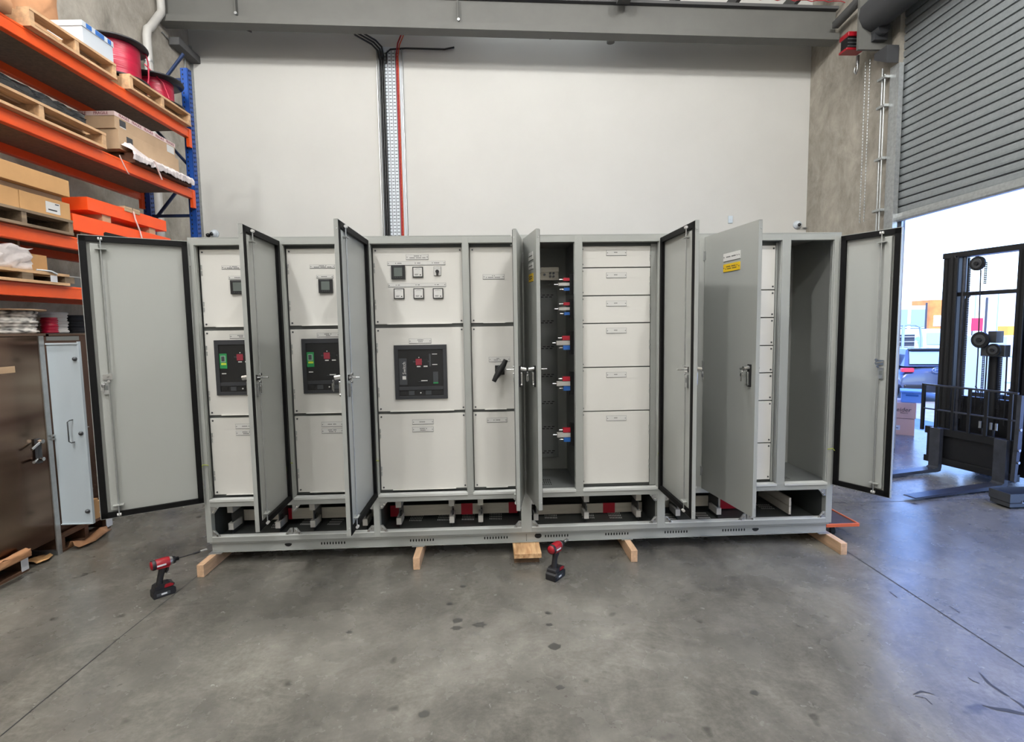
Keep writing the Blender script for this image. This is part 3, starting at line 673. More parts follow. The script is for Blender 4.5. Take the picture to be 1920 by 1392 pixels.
# bay 6: six drawers-style covers; bay 8 (seven covers)
zz6 = [.507, 1.05, 1.374, 1.694, 1.893, 2.093, 2.248]
zl = [onY(1156, y, .05) for y in (784.5, 703, 620, 569, 516, 474)]
x0, x1 = bays[5][0]+.002, onY(1218.5, 700, .05).x
for k in range(6):
    z0, z1 = zz6[k]+(.004 if k else 0), zz6[k+1]-.004
    o = cover(x0, x1, z0, z1, [(x0+.012, z0+.02), (x0+.012, z1-.02)], lip=False, hinge=x1-.002)
    tlabel(o, zl[k].x, zl[k].z, .145, .036, [(0, .002, .034)])
zz7 = [.503, .782, 1.102, 1.31, 1.512, 1.718, 1.92, 2.243]
x0, x1 = bays[7][0]+.05, onY(1449, 700, .05).x
for k in range(7):
    z0, z1 = zz7[k]+(.004 if k else 0), zz7[k+1]-.004
    o = cover(x0, x1, z0, z1, [(x1-.015, z0+.02), (x1-.015, z1-.02)], lip=False)
    if k == 6:
        a = onY(1422, 499, .05); MB('black').box(a.x-.03, .03, a.z-.055, a.x+.004, .055, a.z+.05).build('circuit_breaker', o, bevel=.002)
for i, xe in ((5, onY(1218.5, 700, .05).x), (7, onY(1449, 700, .05).x)): part(MB('grey_paint').box(xe+.004, .056, .486, posts[i+1][0]+.006, .06, 2.26), 'side_filler')
# narrow seventh bay: plain grey inner cover
part(MB('grey_inner').box(bays[6][0]+.01, .055, .5, bays[6][1]-.01, .06, 2.25), 'inner_cover')
# bay 5: open riser with bus supports
q = MB('grey_inner', 'slot'); xa = bays[4][0]+.02; q.box(xa, .555, .59, .56, .56, 1.99)
for k, zc in enumerate((1.93, 1.72, 1.51, 1.28, 1.055, .845, .64)):
    for row in (0, 1):
        for j in range(3): q.box(.44+.034*j-row*.012, .552, zc-row*.016, .462+.034*j-row*.012, .5555, zc-row*.016+.006, 1)
part(q, 'mounting_plate')
q = MB('tinned', 'steel_dark'); a, c = onY(1010, 528, .4), onY(1047, 503, .4); q.box(a.x-.05, .4, a.z+.01, c.x, .43, c.z-.03); q.box(a.x+.02, .38, c.z-.03, c.x, .44, c.z+.005); q.box(a.x-.04, .37, c.z-.04, a.x+.02, .4, c.z, 'label')
for dx, dz in ((.035, -.02), (.035, -.045), (-.01, -.03), (.06, -.02), (.06, -.045)): q.cyl((c.x-.1+dx, .4, c.z-.02+dz), (c.x-.1+dx, .385, c.z-.02+dz), .009, 1, 8)
part(q, 'link_plate', label='shiny bolted busbar link plate')
for py0, py1, zoff, big in ((515, 551, 0, 0), (561, 597, 0, 0), (621, 665, 0, 1), (697, 741, 0, 1), (792, 836, 0, 1)):
    zt, zb = onX(1069, py0, .6).z, onX(1070, py1, .6).z; zc = (zt+zb)/2; yy = .13
    o = part(MB('black').box(.595, yy-.02, zb, .635, yy+.02, zt), 'bus_support')
    h = .012 if not big else .018; L = .09 if not big else .11
    x = .595; s = 2.3 if not big else 2.6
    for mt, dz, ln in (('bus_red', .034, L*.55), ('insul', 0, L), ('bus_blue', -.034, L*.5)):
        g = MB(mt, 'chrome'); g.box(x-ln*.9, yy-.02, zc+dz*1.05-h*.9, x, yy+.02, zc+dz*1.05+h*.9); g.cyl((x-ln*.9-.03, yy, zc+dz*1.05), (x-ln*.9, yy, zc+dz*1.05), .005, 1, 8); g.build('bus_stub', o)

# ---- doors
ZT, ZBt = 2.293, .47
def key_set(d, x, y, z, s):
    g = MB('chrome'); g.tube([(x+.012*math.cos(R(t)), y, z-.012+.012*math.sin(R(t))) for t in range(0, 361, 40)], .0012, n=5)
    g.box(x-.004, y-.001, z-.07, x+.004, y+.001, z-.022); g.lathe([(0, -.001), (.012, -.001), (.012, .001), (0, .001)], (x, y, z-.03), ax='y', n=10)
    g.box(x+.006, y-.001+s*.004, z-.062, x+.012, y+.001+s*.004, z-.02); g.build('keys', d)
def door(hx, w, ang, right, n, outer_label=False, keyz=None, inner_keys=False):
    s = -1 if right else 1                                            # +1: inner face towards +y of the door's own frame
    Y = lambda v: s*v
    d = MB('grey_paint'); T = .024
    def bx(x0, y0, z0, x1, y1, z1, m='grey_paint', q=d): q.box(x0, min(Y(y0), Y(y1)), z0, x1, max(Y(y0), Y(y1)), z1, m)
    bx(0, -.003, ZBt, w, 0, ZT)
    for a in ((0, 0, ZBt, .003, T-.003, ZT), (w-.003, 0, ZBt, w, T-.003, ZT), (0, 0, ZBt, w, T-.003, ZBt+.003), (0, 0, ZT-.003, w, T-.003, ZT)): bx(*a)
    bx(w-.009, .01, ZT-.055, w+.003, .016, ZT-.048, 'zinc'); bx(w-.009, .01, ZBt+.048, w+.003, .016, ZBt+.055, 'zinc')
    o = d.build('door', sb, loc=(hx, -.004, 0), rotz=-ang if not right else -ang)
    g = MB('gasket'); G = .034
    for a in ((.004, .004, ZBt+.004, .004+G, T, ZT-.004), (w-.004-G, .004, ZBt+.004, w-.004, T, ZT-.004), (.004, .004, ZBt+.004, w-.004, T, ZBt+.004+G), (.004, .004, ZT-.004-G, w-.004, T, ZT-.004)): bx(*a, 'gasket', g)
    g.build('gasket', o)
    g = MB('grey_paint'); x = w-.078; bx(x-.022, 0, ZBt+.05, x+.022, .02, ZT-.05, 'grey_paint', g); g.build('stiffener', o, bevel=.003)
    xr = w-.1-.0; zm = 1.385
    g = MB('zinc'); g.cyl((xr, Y(.032), ZBt+.01), (xr, Y(.032), zm-.02), .004, n=8); g.cyl((xr-.012, Y(.032), zm+.03), (xr-.012, Y(.032), ZT-.02), .004, n=8); g.build('lock_rod', o)
    g = MB('label')
    for z, xx in ((ZT-.022, xr-.012), (ZBt+.022, xr)):
        g.cyl((xx-.011, Y(.034), z), (xx-.003, Y(.034), z), .009, n=10); g.cyl((xx+.003, Y(.034), z), (xx+.011, Y(.034), z), .009, n=10)
    g.build('roller', o)
    for z, xx in ((ZT-.085, xr-.012), (ZBt+.085, xr)):
        g = MB('grey_paint'); bx(xx-.028, .0, z-.003, xx+.03, .045, z+.002, 'grey_paint', g); g.build('rod_guide', o)
    g = MB('chrome'); bx(xr-.02, .02, zm-.004, xr+.03, .03, zm+.03, 'chrome', g); g.cyl((xr+.005, Y(.0), zm+.012), (xr+.005, Y(.085), zm+.012), .005, n=8); g.cyl((xr-.012, Y(.03), zm+.03), (xr-.012, Y(.04), zm+.03), .009, n=8); g.cyl((xr, Y(.03), zm-.015), (xr, Y(.04), zm-.015), .009, n=8)
    g.build('lock_cam', o)
    g = MB('zinc'); bx(xr+.002, .02, zm-.1, xr+.03, .034, zm-.02, 'zinc', g); bx(xr+.006, .033, zm-.07, xr+.026, .036, zm-.04, 'grey_inner', g); g.build('lock_case', o, bevel=.002)
    # swing handle on the outer face
    g = MB('black', 'chrome'); xh = w-.055; bx(xh-.015, -.014, 1.285, xh+.015, -.003, 1.425, 'black', g); bx(xh-.008, -.026, 1.305, xh+.008, -.014, 1.38, 'chrome', g); g.cyl((xh, Y(-.014), 1.405), (xh, Y(-.05), 1.4), .014, 1, 12); g.cyl((xh, Y(-.045), 1.4), (xh-.035, Y(-.045), 1.395), .008, 1, 10); g.cyl((xh, Y(-.014), 1.3), (xh, Y(-.024), 1.3), .01, 1, 12)
    g.build('handle', o, bevel=.002, label='black and chrome swing handle')
    if inner_keys: key_set(o, xr+.03, Y(.05), zm-.01, s)
    else: key_set(o, xh-.005, Y(-.06), 1.39, -s)
    for z in (ZT-.13, 1.38, ZBt+.13):
        g = MB('zinc'); g.cyl((-.006, Y(-.004), z-.035), (-.006, Y(-.004), z+.035), .008, n=10); bx(-.004, -.004, z-.03, .016, -.008, z+.03, 'zinc', g); g.build('hinge', o, bevel=.001)
    return o
D = [(-2.04, .584, R(150.5), 0), (-1.448, .601, R(87.5), 0), (-.844, .717, R(90.3), 0), (.237, .378, R(180-81.5), 1), (.255, .380, R(81.6), 0), (1.247, .612, R(89.2), 1), (1.551, .617, R(83.4), 0), (2.552, .382, R(61.6), 1)]
doors = [door(hx, w, a, r, i, inner_keys=(i in (0, 1))) for i, (hx, w, a, r) in enumerate(D)]
def dlabel(o, x, z, w, h, plate, n):
    g = MB(plate, 'label_edge', 'ink'); g.box(x-w/2, -.0065, z-h/2, x+w/2, -.003, z+h/2); g.box(x-w/2, -.0055, z-h/2-.003, x+w/2, -.003, z-h/2, 1)
    for s in (-1, 1): g.cyl((x+s*(w/2-.01), -.008, z), (x+s*(w/2-.01), -.006, z), .004, 1, 8)
    for r in range(n):
        for k in range(14):
            if (k*5+r) % 6: g.box(x-w*.36+k*w*.052, -.0071, z+(.5*(n-1)-r)*.014-.0035, x-w*.36+k*w*.052+w*.036, -.0064, z+(.5*(n-1)-r)*.014+.0035, 2)
    g.build('label_plate', o, label='yellow engraved label plate' if plate == 'yellow' else 'white engraved label plate')
dlabel(doors[6], .34, 2.115, .19, .05, 'label', 1); dlabel(doors[6], .34, 2.045, .19, .05, 'yellow', 2)
dlabel(doors[4], .235, 2.14, .12, .05, 'label', 1); dlabel(doors[4], .235, 2.075, .12, .04, 'label', 1); dlabel(doors[4], .235, 2.0, .12, .05, 'yellow', 2)
# green and yellow earth leads from frame to doors
for x, dx in ((BX[0]+.045, -.05), (BX[1]+.02, -.035), (BX[2]+.03, -.035), (BX[6]-.025, .03), (BX[9]-.05, .055)):
    q = MB('copper_earth', 'copper_braid'); q.tube([(x, .0, .735), (x+dx*.5, -.02, .745), (x+dx*.9, -.03, .715), (x+dx, -.03, .67)], .0035, n=6); q.tube([(x+dx, -.03, .67), (x+dx*.95, -.03, .63), (x+dx*.7, -.015, .6)], .0035, 'copper_braid', n=6); part(q, 'earth_lead')
# ================================================================ PALLET RACK (left)
RK = Matrix.Translation((-3.42, 0, 0)) @ Matrix.Rotation(R(-2.2), 4, 'Z'); RKR = R(-2.2)
def RW(lx, ly, z): return RK @ Vector((lx, ly, z))
def rmb(*m): q = MB(*m); q.B = RK; return q
rack = thing('pallet_rack', 'orange and blue pallet rack with loaded shelves along the left wall', 'pallet rack', RW(-.3, 1.2, 0)[:], rotz=RKR)
Y0, Y1 = -.5, 2.56
def upright(ly, lx):
    q = rmb('blue_post', 'slot'); a = lx-.08 if lx == 0 else lx
    q.box(a, ly, 0, a+.08, ly+.006, 4.63); q.box(a+.074, ly, 0, a+.08, ly+.075, 4.63); q.box(a, ly, 0, a+.006, ly+.075, 4.63)
    q.box(a, ly+.07, 0, a+.022, ly+.075, 4.63); q.box(a+.058, ly+.07, 0, a+.08, ly+.075, 4.63)
    z = .2
    while z < 4.6:
        q.box(a+.0795, ly+.02, z, a+.0812, ly+.035, z+.022, 1); q.box(a+.0795, ly+.05, z+.01, a+.0812, ly+.062, z+.028, 1)
        q.box(a+.02, ly-.001, z, a+.032, ly+.001, z+.02, 1); z += .05
    q.build('upright', rack)
for ly in (Y0-.08, Y1):
    for lx in (0, -.6): upright(ly, lx)
    for i, z in enumerate((.3, .95, 1.6, 2.25, 2.9, 3.55, 4.2)):
        q = rmb('blue_dark'); a, c = (-.05, -.57) if i % 2 else (-.57, -.05); q.tube([(a, ly+.04, z), (c, ly+.04, z+.6)], .018, n=4); q.build('brace', rack)
    for z in (.15, 3.0, 4.5):
        q = rmb('blue_dark'); q.box(-.57, ly+.02, z, -.05, ly+.055, z+.03); q.build('tie_bar', rack)
LV = (2.06, 2.47, 3.285, 3.955)
for z in LV:
    for lx in (0, -.6):
        q = rmb('orange'); a = lx-.05 if lx == 0 else lx-.03
        q.box(a, Y0, z-.1, a+.05, Y1, z); q.box(a+.0498, Y0, z-.018, a+.053, Y1, z-.004); q.box(a+.0498, Y0, z-.098, a+.053, Y1, z-.088)
        q.box(a+.02, Y1-.055, z-.2, a+.056, Y1-.005, z+.0); q.box(a+.02, Y0+.005, z-.2, a+.056, Y0+.055, z)
        q.build('beam', rack, bevel=.002)
    if z > 2.2 or 1:
        q = rmb('shelf_board'); q.box(-.6, Y0+.02, z-.03, -.052, Y1-.06, z-.012); q.build('deck_board', rack)
def rt(name, label, cat, lx, ly, z, group=None): return thing(name, label, cat, RW(lx, ly, z)[:], group, rotz=RKR)
def pallet(name_lbl, x0, x1, y0, y1, z, mt, h=.135, mid=True, blk=None, mk=rmb, root=None, group=None):
    r = root or rt('pallet', name_lbl, 'pallet', (x0+x1)/2, (y0+y1)/2, z, group)
    t = .02; n = 5; w = .1
    for y in ((y0, (y0+y1)/2-.02, y1-.04)):                            # stringers run back from the aisle
        q = mk(mt) if blk is None else mk(blk); q.box(x0+.01, y, z+t, x1-.004, y+.04 if blk is None else y+.09, z+h-t); q.build('bearer', r)
    for i in range(n):
        xx = x0+(x1-x0-w)*i/(n-1); q = mk(mt); q.box(xx, y0, z+h-t, xx+w, y1, z+h); q.build('deck_plank', r)
    for xx in (x0, (x0+x1-w)/2, x1-w): q = mk(mt); q.box(xx, y0, z, xx+w, y1, z+t); q.build('base_plank', r)
    return r
# --- top level
Z = 3.957
pallet('pale timber pallet carrying brown paper parcel and white box, top shelf', -.6, .06, .5, 1.36, Z, 'pallet')
pallet('pale timber pallet under the two red cable reels, top shelf', -.6, .06, 1.53, 2.47, Z, 'pallet')
def crumple(q, x0, x1, y0, y1, z0, z1, m=0, amp=.03, n=10, seed=1, top=.0):
    rnd = random.Random(seed); ny, nz = n, max(4, n//2); vs = []
    def pt(x, y, z): return (x+rnd.uniform(-amp, amp), y+rnd.uniform(-amp, amp)*.5, z+rnd.uniform(-amp, amp)*.6)
    # closed shell: front, top, back, ends
    loop = []
    for i in range(ny+1):
        y = y0+(y1-y0)*i/ny; ring = []
        for j in range(nz+1): ring.append(pt(x1, y, z0+(z1-z0)*j/nz) if j else (x1, y, z0))
        for j in range(1, nz): ring.append(pt(x1+(x0-x1)*j/nz, y, z1))
        for j in range(nz, -1, -1): ring.append(pt(x0, y, z0+(z1-z0)*j/nz) if j else (x0, y, z0))
        loop.append(ring)
    L = len(loop[0]); vs = [p for r in loop for p in r]
    fs = [(i*L+k, i*L+(k+1) % L, (i+1)*L+(k+1) % L, (i+1)*L+k) for i in range(ny) for k in range(L)]
    q.add(vs, fs, m, True); q.add(vs, [tuple(range(L)), tuple(range(ny*L+L-1, ny*L-1, -1))], m)
    return q
q = crumple(rmb('brown_paper'), -.6, -.34, .46, 1.27, Z+.145, 4.8, amp=.035, seed=3); tag(q.build('paper_parcel'), 'big crumpled brown paper parcel on the top shelf pallet', 'parcel')
q = crumple(rmb('brown_paper'), -.5, .03, -.12, .38, Z+.01, 4.35, amp=.02, seed=9); tag(q.build('paper_parcel'), 'crumpled brown paper bundle on top shelf left of the pallet', 'parcel')
r = rt('storage_box', 'white box with blue checked rim on the top shelf pallet', 'box', -.3, 1.35, Z+.137)
q = rmb('white_box'); q.box(-.28, 1.05, Z+.137, .015, 1.395, Z+.30); q.build('body', r, bevel=.004)
q = rmb('white_box', 'blue_print'); q.box(-.285, 1.045, Z+.30, .02, 1.40, Z+.345)
for a, b_ in ((1.09, 1.15), (1.19, 1.29), (1.33, 1.37)): q.box(.0195, a, Z+.303, .0215, b_, Z+.342, 1)
q.build('lid', r)
def reel(lx, ly, z, r0, rf, h, lbl, core='red_cable', fl='reel_black', tilt=0, label_end=True, grp=None, nm='cable_reel'):
    c = RW(lx, ly, z); r = thing(nm, lbl, 'cable reel', c[:], grp)
    q = MB(fl); q.lathe([(0, 0), (rf, 0), (rf+.004, .008), (rf, .018), (0, .018)], c, n=36); q.lathe([(.0, .0181), (.05, .0181), (.05, .02), (0, .02)], c, n=12); q.build('flange', r, label='lower black flange' if fl == 'reel_black' else None)
    q = MB(fl); q.lathe([(0, h-.018), (rf, h-.018), (rf+.004, h-.008), (rf, h), (.06, h), (.05, h-.01), (0, h-.01)], c, n=36); q.build('flange', r, label='upper black flange' if fl == 'reel_black' else None)
    q = MB(core); pf = []; k = int((h-.04)/.011)
    for i in range(k+1):
        zz = .02+(h-.04)*i/k; pf += [(r0, zz), (r0+.005, zz+(h-.04)/k*.5)]
    pf = pf[:-1]; q.lathe([(0, .019)]+pf+[(0, h-.019)], c, n=40); q.build('cable_winding', r); return r
r = reel(-.2, 1.735, Z+.137, .19, .265, .36, 'larger black reel of red cable on the top shelf, touching the white box')
c = RW(-.2, 1.735, Z+.137); q = MB('red_cable'); q.tube([c+Vector((.12, .1, .362)), c+Vector((.2, .14, .34)), c+Vector((.22, .13, .25)), c+Vector((.21, .14, .12)), c+Vector((.2, .13, .04))], .008, n=6); q.build('loose_cable_end', r)
r = reel(-.2, 2.285, Z+.137, .17, .27, .27, 'lower black reel of red cable on the top shelf, next to the blue post')
c = RW(-.2, 2.285, Z+.137); q = MB('red_cable'); q.tube([c+Vector((.02, -.18, .36)), c+Vector((.1, -.16, .27)), c+Vector((.16, -.12, .2)), c+Vector((.2, -.1, .05))], .007, n=6); q.build('loose_cable_end', r)
# --- second level
Z = 3.287
pallet('pale timber pallet under the black wrapped load, second shelf from top', -.6, .06, -.1, 1.17, Z, 'pallet')
q = crumple(rmb('black_wrap'), -.55, -.04, -.1, 1.08, Z+.137, 3.54, amp=.012, n=26, seed=5); tag(q.build('wrapped_load'), 'long low load wrapped in glossy black film on second shelf pallet', 'wrapped load')
pallet('brown timber skid under the stack of taped cartons, second shelf', -.6, .05, 1.53, 2.42, Z, 'pallet_brown', h=.09)
def carton(lbl, x0, x1, y0, y1, z0, z1, mt='cardboard_pale', tape=True, strip=None, grp=None, mk=rmb, tw=.04):
    r = rt('carton', lbl, 'box', (x0+x1)/2, (y0+y1)/2, z0, grp)
    q = mk(mt); q.box(x0, y0, z0, x1, y1, z1); q.build('body', r, bevel=.003)
    return r
r = carton('upper long carton with FRAGILE tape and barcode labels, second shelf', -.55, -.05, 1.44, 2.32, 3.57, 3.72)
q = rmb('tape'); q.prism([(-.55, 3.7205), (-.0485, 3.7205), (-.0485, 3.683), (-.047, 3.683), (-.047, 3.7225), (-.55, 3.7225)], 1.438, 2.322, ax='y'); tp = q.build('tape', r); rmb('tape').box(-.55, 1.436, 3.683, -.047, 1.4378, 3.7225).build('tape', r)
q = rmb('tape_ink')
MK = RK.inverted()
for k in range(5): q = MB('tape_ink'); q.text('FRAGILE', .036, RK @ facing(-.0462, 1.56+.17*k, 3.703, '+x')); q.build('tape_lettering', tp)
for k in range(2): q = MB('tape_ink'); q.text('FRAGILE', .036, RK @ facing(-.17-.2*k, 1.4352, 3.703, '-y')); q.build('tape_lettering', tp)
q = rmb('dark_grey', 'label'); q.box(-.0495, 1.5, 3.61, -.048, 1.58, 3.67); q.box(-.0495, 1.5, 3.6, -.048, 1.58, 3.609, 1); q.build('label_sheet', r); rmb('label').box(-.0495, 2.18, 3.6, -.048, 2.3, 3.675).build('label_sheet', r)
r = carton('lower long carton wrapped in clear film under the FRAGILE carton', -.57, -.03, 1.45, 2.34, Z+.1, 3.567)
q = rmb('dark_grey', 'label'); q.box(-.0295, 1.55, 3.46, -.028, 1.63, 3.53); q.box(-.0295, 1.55, 3.45, -.028, 1.63, 3.459, 1); q.build('label_sheet', r)
q = rmb('plastic_wrap')
rnd = random.Random(4); vs = []; N = 44
for i in range(N+1):
    y = 1.47+.95*i/N; top = Z+.10+.09*math.exp(-((y-1.56)/.11)**2)+.02*math.exp(-((y-2.0)/.2)**2)
    for x_, z_, a_ in ((-.024, top, .008), (.0, top-.012, .014), (.068, Z+.092, .006), (.082, Z+.06, .014), (.078, Z+.02, .012)):
        vs.append((x_+rnd.uniform(0, a_), y+rnd.uniform(-.008, .008), z_+rnd.uniform(-a_, a_)*.8))
q.add(vs, [(5*i+k, 5*i+k+1, 5*i+6+k, 5*i+5+k) for i in range(N) for k in range(4)], 0, False)
q.add([(v[0]-.003, v[1], v[2]-.003) for v in vs], [(5*i+k, 5*i+5+k, 5*i+6+k, 5*i+k+1) for i in range(N) for k in range(4)], 0, False)
tag(q.build('plastic_film'), 'bunched clear plastic film around the base of taped cartons', 'plastic film')
q = rmb('tape'); q.tube([(.088, 1.75, Z+.08), (.085, 1.82, Z-.02), (.08, 1.86, Z-.07)], .008, n=5); tag(q.build('packing_strap'), 'pale strap end over the orange beam below the plastic film', 'strap')
q = rmb('tape'); q.tube([(.055, 1.32, Z), (.06, 1.35, Z-.06), (.062, 1.4, Z-.13), (.06, 1.42, Z-.14)], .005, n=5); tag(q.build('packing_strap'), 'thin pale strap dangling over the second orange beam, left of film', 'strap')
# --- third level
Z = 2.472
pallet('weathered grey timber pallet under the plain cartons, third shelf', -.6, .04, -.1, .76, Z, 'pallet_old', h=.12)
carton('upper plain kraft carton overhanging on the third shelf', -.5, .02, -.1, .775, 2.78, 2.91, 'cardboard')
carton('middle recessed carton squeezed between plain cartons, third shelf', -.5, -.04, -.1, .765, 2.735, 2.779, 'cardboard_pale')
r = carton('bottom kraft carton with white shipping label, third shelf', -.5, .0, .345, .79, 2.594, 2.733, 'cardboard')
q = rmb('label', 'ink'); q.box(.0005, .56, 2.62, .002, .69, 2.705); q.box(.0018, .58, 2.64, .0026, .66, 2.65, 1); q.box(.0018, .645, 2.69, .0026, .68, 2.698, 1); q.build('shipping_label', r)
carton('bottom kraft carton at the photo left edge, third shelf', -.5, .0, -.1, .34, 2.594, 2.733, 'cardboard')
def channel(lbl, y0, y1, z0, z1, x0, x1, pockets):
    r = rt('steel_channel', lbl, 'steel channel', (x0+x1)/2, (y0+y1)/2, z0)
    q = rmb('orange_box', 'slot'); q.box(x0, y0, z0, x1, y1, z1-.004); q.box(x0, y0, z1-.004, x1, y1, z1)
    for a, b_ in pockets: q.prism([(a, z0+.001), (b_, z0+.001), (b_, z0+.03), (b_-.02, z0+.042), (a+.02, z0+.042), (a, z0+.03)], x1-.001, x1+.0015, 1, ax='x')
    q.build('web', r, bevel=.003); return r
channel('upper orange steel channel laid on spacer blocks, third shelf', .99, 2.02, 2.73, 2.84, -.3, -.01, [])
r = rt('spacer_block', 'pale timber spacer between orange steel channels, left one', 'timber block', -.1, 1.15, 2.66)
q = rmb('cardboard_pale'); q.box(-.28, 1.17, 2.665, -.03, 1.27, 2.73); q.build('block', r)
r = rt('spacer_block', 'pale timber spacer between orange steel channels, right one', 'timber block', -.1, 1.85, 2.66)
q = rmb('cardboard_pale'); q.box(-.28, 1.78, 2.665, -.03, 1.87, 2.73); q.build('block', r)
channel('lower orange steel channel with dark fork pocket, third shelf', .81, 2.06, 2.53, 2.665, -.35, 0, [(1.13, 1.5)])
for i, (ya) in enumerate((.9, 1.95)):
    q = rmb('pallet_old'); q.box(-.3, ya, Z, -.02, ya+.09, 2.53); tag(q.build('spacer_block'), ('dark timber block under the lower orange channel, left', 'dark timber block under the lower orange channel, right')[i], 'timber block')
q = rmb('cardboard_pale', 'ink'); q.box(-.1, 1.42, 2.841, .0, 1.62, 2.86); q.box(-.008, 1.42, 2.815, -.002, 1.62, 2.8405); q.box(-.1, 1.515, 2.8405, .002, 1.52, 2.862, 1); tag(q.build('edge_protector'), 'flattened cardboard corner piece on the upper orange channel', 'cardboard')
q = rmb('tape'); q.tube([(.006, 1.52, 2.83), (.008, 1.535, 2.76), (.012, 1.58, 2.66), (.012, 1.62, 2.53)], .007, n=5); tag(q.build('packing_strap'), 'pink-white strap binding the two orange channels', 'strap')
# --- fourth level
Z = 2.062
pallet('timber pallet with block feet and white sticker, fourth shelf', -.58, .04, -.1, .68, Z, 'pallet', h=.09, blk='pallet_old')
q = rmb('sticker'); q.box(.0405, .5, Z+.018, .043, .56, Z+.068); tag(q.build('sticker_card'), 'white card fixed on the side of the fourth shelf pallet', 'card')
carton('small kraft carton beside plastic bundle on the fourth shelf', -.45, -.06, .42, .6, Z+.092, 2.29, 'cardboard')
q = crumple(rmb('plastic_wrap'), -.5, .0, -.1, .40, Z+.095, 2.32, amp=.022, n=12, seed=12); tag(q.build('plastic_bundle'), 'crumpled pinkish plastic wrapped bundle on the fourth shelf', 'bundle')
q = rmb('white_box'); q.tube([(.02, .41, Z+.1), (.03, .45, Z+.1), (.05, .5, Z+.098), (.052, .55, Z+.08)], .007, n=5); tag(q.build('packing_strap'), 'white strap lying on the fourth shelf pallet edge', 'strap')
q = rmb('grey_inner'); q.box(-.3, .75, Z, -.26, 1.6, 2.17); q.box(-.31, .74, 2.17, -.25, 1.6, 2.18, 'zinc'); tag(q.build('sheet_panel'), 'grey sheet metal panel behind pallet on the fourth shelf', 'panel')
q = rmb('cardboard_pale'); q.box(-.28, .58, 2.3, -.26, .6, 2.45); tag(q.build('timber_batten'), 'thin upright batten behind the carton, fourth shelf', 'batten')

# --- stainless cabinets and things on top of them
XS = -3.31
r = thing('stainless_cabinet', 'polished stainless steel cabinet with brown reflections painted on, nearest the photo left edge', 'cabinet', (-3.6, -.3, 0))
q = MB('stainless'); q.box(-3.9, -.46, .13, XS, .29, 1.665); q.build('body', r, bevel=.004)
q = MB('zinc'); q.box(XS-.002, .272, 0, XS+.008, .315, 1.665); q.box(-3.9, .29, 0, XS, .315, .03); q.build('corner_post', r)
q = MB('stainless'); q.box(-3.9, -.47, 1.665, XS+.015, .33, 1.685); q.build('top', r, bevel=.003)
q = MB('cardboard_pale'); q.box(XS, -.3, 1.415, XS+.006, .06, 1.46); q.build('wood_strip', r, label='pale wooden strip taped on the front')
g = MB('dark_grey', 'chrome'); g.box(XS, .165, .74, XS+.02, .2, .92, 0); g.cyl((XS+.02, .18, .9), (XS+.05, .18, .9), .016, 1); g.cyl((XS+.03, .185, .9), (XS+.04, .09, .86), .01, 1); g.cyl((XS+.02, .18, .77), (XS+.045, .18, .77), .014, 1); g.cyl((XS+.02, .15, .775), (XS+.04, .1, .765), .01, 1)
g.build('latch', r, label='chrome and dark latch handle')
d = MB('door_pale', 'grey_inner'); d.box(XS+.01, .33, .225, -3.065, .334, 1.6); d.box(-3.075, .322, .225, -3.063, .345, 1.62); d.box(XS+.01, .32, .22, -3.065, .345, .226); d.box(XS+.01, .32, 1.6, -3.065, .345, 1.612); d.box(XS+.01, .335, 1.63, -3.07, .345, 1.66, 1)
dd = d.build('door', r, label='pale grey narrow door standing open')
for x, z in ((-3.10, 1.49), (-3.10, .925), (-3.10, .32)): g = MB('steel_dark'); g.lathe([(0, -.02), (.012, -.016), (.016, -.006), (.016, 0)], (x, .33, z), ax='y', n=14); g.build('fastener', dd)
g = MB('steel_dark'); g.tube([(-3.155, .33, 1.03), (-3.155, .3, 1.03), (-3.165, .29, 1.02), (-3.165, .29, .87), (-3.155, .3, .86), (-3.155, .33, .86)], .004, n=6); g.build('pull_handle', dd)
g = MB('zinc'); [g.cyl((XS+.0, .36, z), (XS+.02, .3, z), .008) for z in (.89, .915)]; g.build('hinge_pin', dd)
r = thing('stainless_cabinet', 'dark brown reflecting steel cabinet behind the pale open door', 'cabinet', (-3.6, .6, .12))
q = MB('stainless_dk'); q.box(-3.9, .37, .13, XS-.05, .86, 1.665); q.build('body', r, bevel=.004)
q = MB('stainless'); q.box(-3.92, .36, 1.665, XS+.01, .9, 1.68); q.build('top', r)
q = MB('zinc'); q.box(XS-.05, .6, .9, XS-.044, .75, .905); q.build('seam_strip', r)
def mk0(*m): return MB(*m)
r = thing('pallet', 'dark brown timber pallet on the floor at the lower left photo edge', 'pallet', (-3.6, -.5, 0)); pallet('', -3.9, XS, -.48, .03, 0, 'pallet_brown', h=.128, mk=mk0, root=r)
MB('sticker').box(XS-.001, -.03, .015, XS+.004, .024, .1).build('sticker', r, label='grey paper sticker on the corner')
r = thing('pallet', 'dark brown timber pallet on the floor behind the leftmost switchboard door', 'pallet', (-3.6, .6, 0)); pallet('', -3.95, XS, .32, .84, 0, 'pallet_brown', h=.128, mk=mk0, root=r)
MB('sticker').box(XS-.001, .79, .015, XS+.004, .86, .1).build('sticker', r, label='blue grey paper sticker on the corner')
q = crumple(MB('brown_paper'), -3.285, XS+.07, -.35, -.02, .129, .18, amp=.008, n=8, seed=21); tag(q.build('paper_wad'), 'crumpled brown paper on the lower left floor pallet', 'paper')
